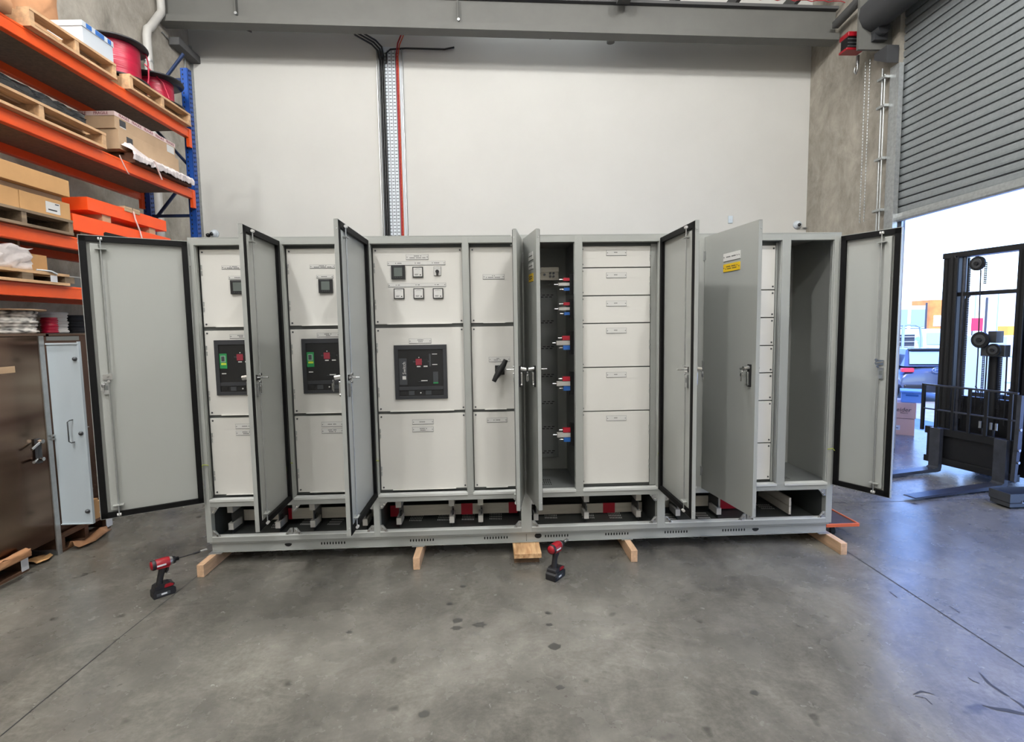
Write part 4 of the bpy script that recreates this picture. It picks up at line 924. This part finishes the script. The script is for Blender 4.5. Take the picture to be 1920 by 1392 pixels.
def sheet(name, lbl, pts, h, mt, seed, amp=.02):
    rnd = random.Random(seed); q = MB(mt); vs = []
    for i, (x, y, wdt) in enumerate(pts):
        for k in range(5): vs.append((x+wdt*k/4, y+rnd.uniform(-.01, .01), .006+(h*(.5+.5*math.sin(i*1.7+k)) if 0 < k < 4 else .002)+rnd.uniform(0, amp)))
    n = len(pts); fs = [(5*i+k, 5*i+k+1, 5*i+6+k, 5*i+5+k) for i in range(n-1) for k in range(4)]
    q.add(vs, fs, 0, True); o = tag(q.build(name), lbl, 'packaging'); s = o.modifiers.new('s', 'SOLIDIFY'); s.thickness = .003; return o
sheet('cardboard_scrap', 'torn cardboard and film scrap at the floor pallet edge', [(-3.3, .36, .08), (-3.3, .44, .11), (-3.3, .52, .1), (-3.3, .6, .1), (-3.3, .68, .08), (-3.3, .76, .05)], .05, 'brown_paper', 5)
sheet('cardboard_scrap', 'small pale cardboard scrap beside the stainless cabinet foot', [(-3.42, .1, .1), (-3.4, .16, .12), (-3.4, .24, .09)], .03, 'cardboard', 8)
q = MB('cardboard'); q.box(-3.34, .6, .13, -3.315, .83, .27); q.box(-3.35, .66, .27, -3.31, .72, .3); tag(q.build('cardboard_offcut'), 'kraft cardboard offcut glimpsed between pale door and switchboard door', 'cardboard')
# coils on top of the cabinets
zt = 1.686
def coil(lx, ly, r_, h, mt, lbl, flat=None, n=9):
    c = RW(lx, ly, zt); r = thing('cable_coil', lbl, 'cable coil', c[:])
    q = MB(mt); pf = [(.05, 0)]
    for i in range(n):
        a = h*i/n; b_ = h*(i+1)/n; e = r_*(1-.03*((i*5) % 3)); pf += [(e-.008, a+.001), (e, (a+b_)/2), (e-.008, b_-.001)]
    q.lathe(pf+[(.05, h)], c, n=32); q.build('winding', r)
    if flat: q = MB(flat); q.lathe([(0, h), (r_+.05, h), (r_+.05, h+.01), (0, h+.01)], c, n=32); q.build('flange', r)
coil(-.35, .45, .24, .175, 'twist_rope', 'fat coil of twisted black and white cable on the stainless cabinet', 'cardboard_pale', 7)
coil(-.40, .95, .14, .18, 'white_rope', 'white cable coil on the stainless cabinet behind red coil', None, 7)
coil(-.26, .80, .062, .13, 'red_cable', 'small red cable coil in front of the white coil', None, 8)
coil(-.42, 1.24, .12, .16, 'black_soft', 'dark grey coil at the right on cabinet top, half hidden', None, 6)
# ================================================================ FLOOR ITEMS
for x, lbl in ((-2.005, 'timber bearer under the left end of the switchboard'), (-.535, 'timber bearer under switchboard between the left end and centre block'), (1.0, 'timber bearer sticking out right of the centre red driver'), (2.53, 'timber bearer under the right end of the switchboard')):
    q = MB('timber'); q.box(x-.0235, -.178, 0, x+.0235, .75, .087); o = q.build('timber_bearer', bevel=.003); tag(o, 'pale '+lbl, 'timber')
r = onZ(1011, 1055, .05); q = MB('ply'); q.box(.147, -.17, .05, .342, .3, .087); tag(q.build('timber_block', bevel=.004), 'wide grained timber board under the middle of the switchboard', 'timber')
q = MB('timber_dark'); q.box(.15, -.12, 0, .33, .3, .05); tag(q.build('timber_block'), 'dark timber block hidden beneath the grained board', 'timber')

def driver(loc, rz, lbl, bit_len, group=None):
    r = thing('impact_driver', lbl, 'power tool', loc, group, rotz=rz)
    Bm = Matrix.Translation(loc) @ Matrix.Rotation(rz, 4, 'Z')
    def mk(*m): q = MB(*m); q.B = Bm; return q
    # local +x is where the bit points
    q = mk('drill_black', 'drill_red', 'sticker')
    q.prism([(-.062, .0), (.055, .0), (.062, .012), (.062, .04), (.05, .052), (-.05, .052), (-.062, .04)], -.038, .038, 0, ax='y')
    q.box(-.045, -.0395, .012, .03, -.037, .03, 'dark_grey'); q.box(-.02, -.0402, .016, .012, -.0385, .027, 2)
    q.build('battery', r, bevel=.006)
    q = mk('drill_black', 'drill_red'); q.prism([(-.055, .053), (.05, .053), (.06, .066), (.035, .08), (-.03, .08), (-.05, .072)], -.034, .034, 0, ax='y'); q.prism([(0, .056), (.048, .056), (.052, .066), (.035, .077), (.005, .077)], -.0355, .0355, 1, ax='y'); q.build('foot', r, bevel=.005)
    q = mk('drill_black'); q.tube([(-.018, 0, .07), (-.014, 0, .1), (-.006, 0, .135), (.004, 0, .165), (.006, 0, .185)], [.021, .018, .018, .021, .024], n=12); q.build('grip', r)
    q = mk('drill_black'); q.tube([(.034, 0, .168), (.03, 0, .15), (.022, 0, .138)], [.009, .009, .006], n=8); q.build('trigger', r)
    q = mk('drill_red', 'drill_black', 'zinc'); q.lathe([(0, -.06), (.024, -.058), (.03, -.045), (.032, -.02), (.032, .03), (.029, .045)], Bm.inverted() @ (Bm @ Vector((0, 0, .208))), 'drill_red', 20, 'x')
    q.prism([(-.03, .182), (.04, .178), (.045, .2), (-.03, .2)], -.024, .024, 0, ax='y'); q.box(-.03, -.0335, .2, .02, -.03, .21, 'sticker')
    q.build('motor_housing', r)
    q = mk('drill_black'); q.lathe([(.0305, -.052), (.033, -.045), (.033, -.035), (.0305, -.03)], (0, 0, .208), 0, 20, 'x'); q.build('rear_band', r)
    q = mk('zinc', 'drill_black'); q.lathe([(.029, .045), (.026, .058), (.02, .066)], (0, 0, .208), 0, 20, 'x'); q.lathe([(.024, .066), (.022, .078), (.013, .082), (.013, .098), (0, .098)], (0, 0, .208), 1, 16, 'x'); q.build('chuck', r)
    q = mk('steel_dark', 'drill_black', 'chrome')
    if bit_len > .1:
        q.cyl((.095, 0, .208), (.095+bit_len*.62, 0, .208), .0042, 1, 8); q.cyl((.095+bit_len*.62, 0, .208), (.095+bit_len*.86, 0, .208), .008, 1, 10, r2=.006); q.cyl((.095+bit_len*.86, 0, .208), (.095+bit_len*.9, 0, .208), .004, 0, 8); q.cyl((.095+bit_len*.9, 0, .208), (.095+bit_len*1.18, 0, .208), .0105, 2, 12)
    else:
        q.cyl((.095, 0, .208), (.13, 0, .208), .006, 2, 8); q.cyl((.12, 0, .208), (.15, 0, .208), .011, 2, 12)
    q.build('socket_bit', r)
    if bit_len < .1:
        q = mk('drill_black'); q.tube([(-.045, -.038, .06), (-.06, -.05, .05), (-.06, -.05, .03), (-.045, -.04, .02)], .003, n=5); q.build('belt_clip', r)
driver((-2.12, -.40, 0), R(46), 'red and black cordless impact driver with long socket bit, lower left floor', .145)
driver((.415, -.36, 0), R(50), 'red and black cordless driver standing beside the centre grained board', .05)

r = thing('platform_trolley', 'low trolley with dark deck and orange rim right of the switchboard', 'trolley', (2.5, .4, 0))
a = onZ(1612, 982, .12); xr = a.x; yf = a.y
xl = 2.575
MB('trolley_wood').box(xl, yf+.013, .1, xr-.013, yf+.9, .114).build('deck', r)
MB('trolley_orange').box(xl, yf, .095, xr, yf+.012, .122).build('front_rim', r, bevel=.003)
MB('trolley_orange').box(xr-.012, yf+.012, .095, xr, yf+.912, .122).build('side_rim', r, bevel=.003)
for cy_ in (yf+.1, yf+.75):
    cx_ = xl+.1; q = MB('rubber', 'zinc'); q.cyl((cx_-.018, cy_, .038), (cx_+.018, cy_, .038), .038, 0, 18); q.box(cx_-.026, cy_-.02, .03, cx_-.02, cy_+.02, .095, 1); q.box(cx_+.02, cy_-.02, .03, cx_+.026, cy_+.02, .095, 1); q.box(cx_-.03, cy_-.03, .088, cx_+.03, cy_+.03, .0949, 1); q.build('caster', r)

p = Vector((4.60, .60, 0)); r = thing('steel_trough', 'grey steel trough on the floor in front of the forklift', 'trough', p[:])
q = MB('steel_dark'); t = .008
def trough(x0, y0, x1, y1, z1):
    lo = [(x0+.05, y0+.04), (x1, y0+.04), (x1, y1-.04), (x0+.05, y1-.04)]; hi = [(x0, y0), (x1, y0), (x1, y1), (x0, y1)]
    vs = [(a, b_, 0) for a, b_ in lo]+[(a, b_, z1*.45) for a, b_ in hi]+[(a, b_, z1) for a, b_ in hi]
    vi = [(x0+t, y0+t), (x1-t, y0+t), (x1-t, y1-t), (x0+t, y1-t)]; vs += [(a, b_, z1) for a, b_ in vi]+[(a, b_, .02) for a, b_ in vi]
    fs = [(0, 3, 2, 1)]; 
    for base in (0, 4): fs += [(base+i, base+(i+1) % 4, base+4+(i+1) % 4, base+4+i) for i in range(4)]
    fs += [(8+i, 8+(i+1) % 4, 12+(i+1) % 4, 12+i) for i in range(4)]+[(12+i, 16+i, 16+(i+1) % 4, 12+(i+1) % 4) for i in range(4)]+[(16, 17, 18, 19)]
    q.add(vs, fs)
trough(4.56, .58, 5.2, .78, .14); q.build('body', r)
q = MB('zinc'); q.lathe([(.014, -.004), (.014, 0), (.008, 0), (.008, -.004)], (4.68, .58, .07), ax='y', n=14); q.build('lug', r)

# ================================================================ FORKLIFT
u = Vector((-.19806, .98018, 0)); bk = Vector((.98018, .19806, 0)); H = Vector((5.004, 1.133, 0))
FM = Matrix([[bk.x, u.x, 0, H.x], [bk.y, u.y, 0, H.y], [0, 0, 1, 0], [0, 0, 0, 1]])   # local x back to the truck, y along the carriage, z up
fk = thing('forklift', 'dark forklift with lowered forks parked in the roller shutter opening', 'forklift', (H+bk*.8+u*.35)[:])
def fb(*m): q = MB(*m); q.B = FM; return q
for y in (.0, .63):
    q = fb('fork_steel'); q.prism([(-1.12, .03), (-1.09, .022), (.0, .02), (.04, .03), (.05, .07), (.05, .5), (0, .5), (0, .075), (-.03, .06), (-1.1, .036)], y-.055, y+.055, ax='y'); q.build('fork', fk, bevel=.004)
q = fb('fork_black'); q.box(.05, -.12, .42, .1, .78, .5); q.box(.05, -.12, .1, .1, .78, .17); q.box(.06, -.1, .15, .09, -.02, .5); q.box(.06, .66, .15, .09, .76, .5); q.box(.08, -.02, .17, .1, .66, .42); q.build('carriage', fk, bevel=.004)
q = fb('fork_black', 'fork_steel'); q.box(.03, -.1, .955, .055, .82, .975, 1); q.box(.03, -.1, .69, .055, .82, .705, 1)
for y in (-.06, .15, .31, .47, .64): q.box(.03, y, .5, .05, y+.03, .96)
q.box(.028, .79, .45, .058, .82, .97); q.build('load_backrest', fk, bevel=.003)
q = fb('fork_steel'); q.prism([(.0, .12), (.03, .1), (.07, .5), (.07, .95), (.03, .95), (.02, .5)], -.135, -.1, ax='y'); [q.cyl((.03, -.14, z), (.03, -.15, z), .014, 'chrome', 10) for z in (.3, .42, .62)]; q.build('side_plate', fk)
for y0, y1, x0, x1, mt in ((.74, .84, .28, .46, 'fork_black'), (.66, .739, .24, .42, 'fork_black'), (.03, .1, .24, .42, 'fork_black'), (-.07, .029, .28, .46, 'fork_black')):
    q = fb(mt); q.box(x0, y0, .1, x0+.02, y1, 2.36); q.box(x1-.02, y0, .1, x1, y1, 2.36); q.box(x0, (y0+y1)/2-.012, .1, x1, (y0+y1)/2+.012, 2.38); q.build('mast_rail', fk, bevel=.003)
q = fb('fork_steel'); q.cyl((.3, .63, .15), (.3, .63, 2.4), .022, n=14); q.build('lift_cylinder', fk)
q = fb('fork_steel'); q.cyl((.3, .08, .15), (.3, .08, 2.4), .022, n=14); q.build('lift_cylinder', fk)
q = fb('fork_black'); q.box(.26, -.12, 2.36, .4, .84, 2.42); q.build('mast_top_bar', fk, bevel=.004)
q = fb('fork_black'); q.box(.28, -.1, 1.94, .34, .72, 1.98); q.build('cross_bar', fk)
q = fb('fork_black'); q.box(.3, -.1, .75, .36, .72, .85); q.box(.32, .06, .2, .36, .68, .75); q.build('lower_cross_member', fk)
def pulley(x, y, z, r_): q = fb('fork_black', 'steel_dark'); q.cyl((x, y, z), (x-.02, y, z), r_, 0, 24); q.cyl((x-.02, y, z), (x-.026, y, z), r_*.66, 1, 20); q.cyl((x-.026, y, z), (x-.04, y, z), r_*.28, 0, 12); q.build('chain_pulley', fk)
pulley(.26, .47, 2.27, .075); pulley(.17, .34, 1.47, .085); pulley(.15, .2, 1.37, .065)
def chain(y, z0, z1, x=.25):
    q = fb('fork_black', 'slot', 'galv'); z = z0
    while z < z1:
        q.box(x-.004, y-.011, z, x+.004, y-.005, z+.017); q.box(x-.004, y+.005, z, x+.004, y+.011, z+.017); q.box(x-.003, y-.006, z+.004, x+.003, y+.006, z+.012, 0); z += .019
    q.build('lift_chain', fk)
chain(.545, .5, 2.25); chain(.39, 2.05, 2.27); chain(.36, .5, 1.42); chain(.2, .5, 1.4)
q = fb('fork_black'); q.tube([(.27, .58, .6), (.27, .585, 1.2), (.27, .58, 1.9), (.28, .55, 1.94)], .012, n=8); q.tube([(.27, .43, .7), (.27, .43, 1.3), (.27, .45, 2.2)], .006, n=6); q.tube([(.25, .33, .6), (.25, .33, 1.42)], .007, n=6); q.tube([(.25, .14, .6), (.25, .15, 1.36)], .007, n=6); q.build('hydraulic_hose', fk)
q = fb('fork_black'); q.cyl((.32, .3, .2), (.32, .3, 1.36), .05, n=16); q.build('centre_cylinder', fk)
q = fb('steel_dark'); q.box(.2, .22, 1.44, .3, .3, 1.56); q.box(.2, .14, 1.3, .28, .36, 1.42); q.build('chain_anchor', fk, bevel=.004)
q = fb('fork_steel'); [q.cyl((.12, .12+.05*i, .56), (.12, .12+.05*i, .63), .012, 'galv', 8) for i in range(4)]; q.tube([(.12, .14, .56), (.14, .16, .4), (.2, .3, .3)], .012, n=6); q.tube([(.12, .24, .56), (.14, .26, .4), (.2, .4, .3)], .012, n=6); q.build('hose_coupling', fk)
q = fb('fork_black', 'dark_grey'); q.box(.8, -.3, .25, 2.4, .5, .9); q.box(.45, -.2, .1, .75, -.02, .62); q.box(.5, .5, .1, .95, .68, .6); q.build('body', fk, bevel=.03)
for y in (-.2, .6):
    q = fb('rubber', 'steel_dark'); q.cyl((.85, y-.08, .27), (.85, y+.08, .27), .27, 0, 28); q.cyl((.85, y-.09, .27), (.85, y+.09, .27), .14, 1, 20); q.build('wheel', fk)
q = fb('fork_black')
for x0, y0 in ((1.2, -.27), (1.2, .4), (2.3, -.27), (2.3, .4)): q.tube([(x0, y0, .85), (x0+(.15 if x0 < 2 else -.1), y0, 2.1)], .025, n=6)
q.box(1.3, -.3, 2.08, 2.25, .43, 2.12); q.build('overhead_guard', fk)
for i in range(4):
    q = fb('dark_grey'); q.box(.46, .02+.16*i, .78, .56, .14+.16*i, .88); q.tube([(.5, .08+.16*i, .88), (.48, .1+.16*i, .95)], .008, n=5); q.build('control_block', fk)

# ================================================================ OUTSIDE
q = MB('asphalt'); gp = [(5.0, -.03), (5.25, -.03), (5.5, -.155), (7.0, -.16), (10.5, -.69), (90, -.7)]; q.add([(x, y, z) for y in (-14, 90) for x, z in gp], [(i, i+1, i+7, i+6) for i in range(5)])
q.box(5.0, -14, -1, 5.05, 90, -.05); struct(q.build('ground'))
def P(px, py, D): return CAM + ray(px, py)*D
VR = RT.copy(); VR.z = 0; VR.normalize(); VF = FW.copy(); VF.z = 0; VF.normalize()
def frame_at(px, py, D, yaw=0):                                       # upright frame standing at that distance, x to the right, y away
    o = P(px, py, D); m = Matrix.Rotation(yaw, 4, 'Z'); rt_, ff = m @ VR, m @ VF
    return Matrix([[rt_.x, ff.x, 0, o.x], [rt_.y, ff.y, 0, o.y], [0, 0, 1, 0], [0, 0, 0, 1]]), o
# cartons on a pallet just outside
a = onZ(1718, 838, -.152); ZG = a.z; BMx = Matrix.Translation((a.x, a.y, ZG)) @ Matrix.Rotation(R(-38), 4, 'Z')
def ob(*m): q = MB(*m); q.B = BMx; return q
r = thing('pallet', 'pale timber pallet under the pink-brown cartons outside the opening', 'pallet', (a+Vector((-.2, .3, 0)))[:]); pallet('', -.75, .02, 0, .8, 0, 'pallet', h=.12, mk=ob, root=r)
z0 = .122; DD = (a-CAM).dot(FW); zt_ = P(1700, 757, DD).z-ZG; zt2 = P(1700, 735, DD).z-ZG; zm_ = P(1700, 787, DD).z-ZG
def obox(lbl, x0, x1, y0, y1, z0, z1, mt, f=None):
    q = ob(mt); q.box(x0, y0, z0, x1, y1, z1); r = thing('carton', lbl, 'box', (BMx @ Vector(((x0+x1)/2, (y0+y1)/2, z0)))[:]); q.build('body', r, bevel=.004)
    if f: f(r)
    return r
def f1(r):
    q = ob('ink'); q.text('Schneider', .085, BMx @ facing(0, 0, 0) if 0 else facing(-.25, .018, zm_+.13), 0, sx=1.0, shear=.15); q.text('Electric', .03, facing(-.16, .018, zm_+.085), 0); q.build('printed_name', r)
def f2(r):
    q = ob('sticker', 'ink'); q.box(-.34, .018, z0+.1, -.2, .0195, z0+.17); q.box(-.3, .0172, z0+.125, -.22, .018, z0+.135, 1); q.build('shipping_label', r)
obox('lower pink-brown carton with white shipping label, outside', -.6, -.03, .02, .6, z0, zm_-.003, 'box_pink', f2)
obox('upper pink-brown carton with printed name, outside', -.6, -.02, .02, .6, zm_+.003, zt_, 'box_pink', f1)
obox('small pink-brown carton on top of the printed carton, outside', -.6, -.32, .04, .4, zt_+.004, zt2+.01, 'box_pink')
r = thing('storage_bin', 'light blue plastic bin on the cartons outside', 'bin', (BMx @ Vector((-.1, .3, zt_+.004)))[:]); q = ob('bin_blue', 'blue_print'); q.box(-.2, .06, zt_+.004, .06, .4, zt2-.02); q.box(-.215, .04, zt2-.02, .075, .42, zt2+.005); q.box(-.15, .055, zt2-.07, .0, .061, zt2-.045, 1); q.build('body', r, bevel=.01)

# hatchback seen from behind
M_, o = frame_at(1756, 694, 15, R(-14)); G = -.66
ch = thing('car', 'dark grey hatchback with oval badge, seen from behind outside', 'car', (o.x, o.y, G), rotz=0)
def cb(*m): q = MB(*m); q.B = M_; return q
W = .9
def ring(y, zlo, zhi, wl, wh, mid): return [(-wl, y, zlo), (-mid, y, (zlo*.45+zhi*.55)), (-wh, y, zhi), (wh, y, zhi), (mid, y, (zlo*.45+zhi*.55)), (wl, y, zlo)]
secs = [ring(-.02, G+.28, G+.62, .84, .84, .88), ring(.0, G+.25, G+.86, .86, .84, .9), ring(.1, G+.24, G+1.02, .88, .8, .9), ring(.5, G+.22, G+1.07, .9, .8, .91), ring(2.9, G+.22, G+1.0, .9, .78, .91), ring(3.9, G+.25, G+.82, .86, .75, .88), ring(4.1, G+.3, G+.6, .8, .7, .82)]
q = cb('car_paint'); vs = [p for s_ in secs for p in s_]
q.add(vs, [(6*i+k, 6*i+(k+1) % 6, 6*i+6+(k+1) % 6, 6*i+6+k) for i in range(len(secs)-1) for k in range(6)]+[(0, 1, 2, 3, 4, 5), tuple(range(len(vs)-1, len(vs)-7, -1))], 0, True); bo = q.build('body', ch)
bo.modifiers.new('s', 'SUBSURF').levels = 1; bo.modifiers['s'].render_levels = 2
q = cb('car_paint', 'car_glass')
def cabin(y0, y1, y2, y3, zb, zt, wb, wt, m): q.add([(-wb, y0, zb), (wb, y0, zb), (wb, y3, zb), (-wb, y3, zb), (-wt, y1, zt), (wt, y1, zt), (wt, y2, zt), (-wt, y2, zt)], [(0, 1, 5, 4), (1, 2, 6, 5), (2, 3, 7, 6), (3, 0, 4, 7), (4, 5, 6, 7)], m)
cabin(.12, .62, 2.0, 2.9, G+1.02, G+1.5, .74, .5, 0); q.build('roof', ch, bevel=.04)
q = cb('car_glass'); q.add([(-.62, .17, G+1.07), (.62, .17, G+1.07), (.48, .55, G+1.42), (-.48, .55, G+1.42)], [(0, 1, 2, 3)]); q.v = [v + M_.to_3x3() @ Vector((0, -.035, .02)) for v in q.v]; q.build('rear_window', ch)
for s in (-1, 1):
    q = cb('car_glass'); q.add([(s*.79, .55, G+1.06), (s*.79, 2.5, G+1.04), (s*.66, 1.9, G+1.42), (s*.66, .75, G+1.42)], [(0, 1, 2, 3)]); q.build('side_window', ch)
    q = cb('tail_red'); q.box(s*.56, -.035, G+.86, s*.87, .1, G+.98); q.build('tail_light', ch, bevel=.02)
    for y in (.75, 3.2): q = cb('rubber', 'steel_dark'); q.cyl((s*.72, y, G+.32), (s*.92, y, G+.32), .32, 0, 24); q.cyl((s*.9, y, G+.32), (s*.93, y, G+.32), .2, 1, 14); q.build('wheel', ch)
q = cb('black'); q.box(-.48, .45, G+1.46, .48, .66, G+1.52); q.build('spoiler', ch, bevel=.02)
q = cb('black'); q.box(-.8, -.05, G+.3, .8, .02, G+.5); q.build('lower_bumper', ch, bevel=.03)
q = cb('chrome')
c0 = (0, -.055, G+.93); pts = [(.13*math.cos(R(t)), -.05, G+.93+.07*math.sin(R(t))) for t in range(0, 361, 20)]; q.tube(pts, .012, n=6); q.tube([(-.06, -.05, G+.89), (-.04, -.05, G+.975)], .012, n=5); q.tube([(.04, -.05, G+.885), (.06, -.05, G+.97)], .012, n=5); q.tube([(-.05, -.05, G+.925), (.05, -.05, G+.935)], .01, n=5); q.build('badge', ch)

# white tray-back utility behind it
M_, o = frame_at(1694, 690, 21.5, R(4)); G = -.68
ut = thing('utility_truck', 'white utility truck with grey ladder frame behind the hatchback', 'truck', (o.x, o.y, G))
q = cb('car_white'); q.box(-1.5, 0, G+.55, .95, 1.9, G+.95); q.build('tray', ut, bevel=.03)
q = cb('bld_blue'); q.tube([(-1.5, .1, G+2.2), (.5, .1, G+2.2), (.72, .1, G+2.1), (.82, .1, G+1.6), (.85, .1, G+.95)], .045, n=8); q.tube([(.0, .1, G+2.2), (.0, .1, G+.95)], .06, n=6); q.box(-1.5, .06, G+.95, .85, .14, G+1.15); q.build('ladder_frame', ut)
q = cb('dark_grey', 'car_glass'); q.box(-1.4, .2, G+1.15, .6, .24, G+1.8, 0); [q.box(-1.4, .12, z, .7, .15, z+.02, 'label') for z in (G+1.3, G+1.5, G+1.7)]; q.build('mesh_guard', ut)
q = cb('car_white'); q.add([(.95, .2, G+.6), (2.9, .2, G+.6), (2.9, 2.0, G+.6), (.95, 2.0, G+.6), (1.0, .35, G+2.0), (2.3, .35, G+2.0), (2.3, 1.85, G+2.0), (1.0, 1.85, G+2.0), (2.9, .25, G+1.35), (2.9, 1.95, G+1.35), (.93, .22, G+1.35), (.93, 1.98, G+1.35)], [(0, 1, 8, 10), (10, 8, 5, 4), (4, 5, 6, 7), (8, 9, 6, 5), (1, 2, 9, 8), (0, 10, 11, 3), (10, 4, 7, 11), (3, 11, 9, 2), (11, 7, 6, 9), (0, 3, 2, 1)]); q.build('cab', ut, bevel=.05)
q = cb('car_glass', 'dark_grey'); q.add([(1.15, .24, G+1.38), (1.95, .22, G+1.38), (1.85, .32, G+1.85), (1.2, .33, G+1.85)], [(0, 1, 2, 3)]); q.add([(2.02, .22, G+1.38), (2.75, .22, G+1.38), (2.35, .32, G+1.85), (1.95, .32, G+1.85)], [(0, 1, 2, 3)]); q.v = [v+M_.to_3x3() @ Vector((0, -.04, 0)) for v in q.v]; q.build('side_window', ut)
for x in (-.6, 1.2, 2.9): q = cb('rubber', 'steel_dark'); q.cyl((x, -.02, G+.36), (x, .25, G+.36), .36, 0, 24); q.cyl((x, -.04, G+.36), (x, .0, G+.36), .18, 1, 14); q.build('wheel', ut)
q = cb('black'); q.box(.2, -.03, G+.6, .42, .02, G+.8); q.build('side_marker', ut)
# another parked car further right, seen between the mast channels
M_, o = frame_at(1850, 690, 25, R(0))
c2 = thing('car', 'pale car outside, glimpsed between the forklift mast rails', 'car', (o.x, o.y, G))
q = cb('car_white'); q.prism([(-1.4, G+.3), (3.6, G+.3), (3.6, G+.9), (2.6, G+1.0), (1.9, G+1.55), (-.6, G+1.6), (-1.3, G+1.05)], .0, 1.7, ax='y'); q.build('body', c2, bevel=.06)
q = cb('car_glass'); q.prism([(-1.0, G+1.08), (.4, G+1.08), (.4, G+1.5), (-.55, G+1.5)], -.012, .0, ax='y'); q.prism([(.5, G+1.08), (2.3, G+1.05), (1.8, G+1.48), (.5, G+1.5)], -.012, .0, ax='y'); q.build('window', c2)
q = cb('tail_red'); q.box(-1.42, -.02, G+.72, -.9, .1, G+.92); q.build('tail_light', c2)
for x in (-.5, 2.6): q = cb('rubber'); q.cyl((x, -.03, G+.33), (x, .2, G+.33), .33, 0, 22); q.build('wheel', c2)
M_, o = frame_at(1897, 690, 13, 0)
r = thing('site_container', 'pale blue box container outside at the right photo edge', 'container', (o.x, o.y, G)); q = cb('door_pale', 'bld_blue'); q.box(-.16, 0, G, 1.6, 1.2, 1.25); q.box(-.16, -.01, .75, 1.6, 0, .78, 1); q.box(-.16, -.01, .1, 1.6, 0, .13, 1); q.build('body', r, bevel=.02)
# buildings across the yard
def bld(px, D, x0, x1, z1, mt, lbl, wins=(), cat='building', yaw=0, dep=8):
    global M_
    M_, o = frame_at(px, 640, D, yaw); r = thing('building' if cat == 'building' else cat.replace(' ', '_'), lbl, cat, (o.x, o.y, -.7))
    q = cb(mt); q.box(x0, 0, -.7, x1, dep, z1); q.build('wall', r)
    for a, b_, c, d_, m2 in wins: q = cb(m2); q.box(a, -.05, b_, c, 0, d_); q.build('window', r)
    return r
H_ = lambda py, D: P(1750, py, D).z
bld(1700, 34, -2.2, 1.2, H_(573, 34), 'bld_white', 'pale two-storey building with blue glass windows beyond the vehicles', [(-2.1+1.15*i, H_(612, 34), -1.2+1.15*i, H_(580, 34), 'bld_blue') for i in range(3)]+[(-2.1+1.15*i, H_(635, 34), -1.2+1.15*i, H_(615, 34), 'bld_glass') for i in range(3)], dep=2)
bld(1757, 44, -.75, 1.15, H_(563, 44), 'bld_orange', 'orange rendered building beyond the utility truck', [(-.4, H_(612, 44), .5, H_(592, 44), 'bld_white')], dep=2)
bld(1880, 56, -4, 11, H_(545, 56), 'bld_white', 'long pale warehouse far behind the forklift mast', [(-3.2+2.4*i, H_(640, 56), -3.1+2.4*i, H_(548, 56), 'bld_blue') for i in range(5)])
M_, o = frame_at(1836, 620, 31); q = cb('banner_red'); q.box(-.45, 0, H_(622, 31), .2, .05, H_(598, 31)); q.box(-.42, .0, -.7, -.38, .05, H_(622, 31), 'dark_grey'); q.box(.14, 0, -.7, .18, .05, H_(622, 31), 'dark_grey'); tag(q.build('sign_board'), 'plain red sign board outside behind the mast chains', 'sign')
M_, o = frame_at(1900, 620, 22); q = cb('machine_yellow'); q.box(-.22, 0, -.7, .3, .5, H_(614, 22)); tag(q.build('machine_cabinet', bevel=.02), 'yellow machine cabinet outside by the right mast rail', 'machine')
for px, D, l in ((1734, 28, 'thin dark lamp pole outside between the pale and orange buildings'), (1776, 30, 'thin pole in front of the orange building outside'), (1846, 24, 'slim pole outside right of the red sign')):
    M_, o = frame_at(px, 640, D); q = cb('dark_grey'); q.cyl((0, 0, -.7), (0, 0, H_(568 if px != 1846 else 560, D)), .045, n=8); tag(q.build('pole'), l, 'pole')

# families of repeats
FAM = {'timber_bearer': 'timber bearers under the switchboard', 'steel_channel': 'orange steel channels on the third shelf', 'spacer_block': 'spacer blocks between the orange channels', 'cable_reel': 'cable reels on the top shelf',
       'cable_coil': 'cable coils on top of the cabinets', 'impact_driver': 'cordless drivers on the floor', 'packing_strap': 'pale packing straps on the rack', 'pallet': 'timber pallets', 'carton': 'cardboard cartons',
       'stainless_cabinet': 'steel cabinets under the rack', 'pole': 'thin poles across the yard', 'building': 'buildings across the yard', 'car': 'cars parked outside', 'paper_parcel': 'brown paper parcels on the top shelf',
       'cardboard_scrap': 'packaging scraps by the floor pallets', 'timber_block': 'blocks under the switchboard middle'}
for o in bpy.data.objects:
    k = o.name.split('.')[0]
    if o.parent is None and k in FAM and 'label' in o.keys() and 'group' not in o.keys(): o['group'] = FAM[k]
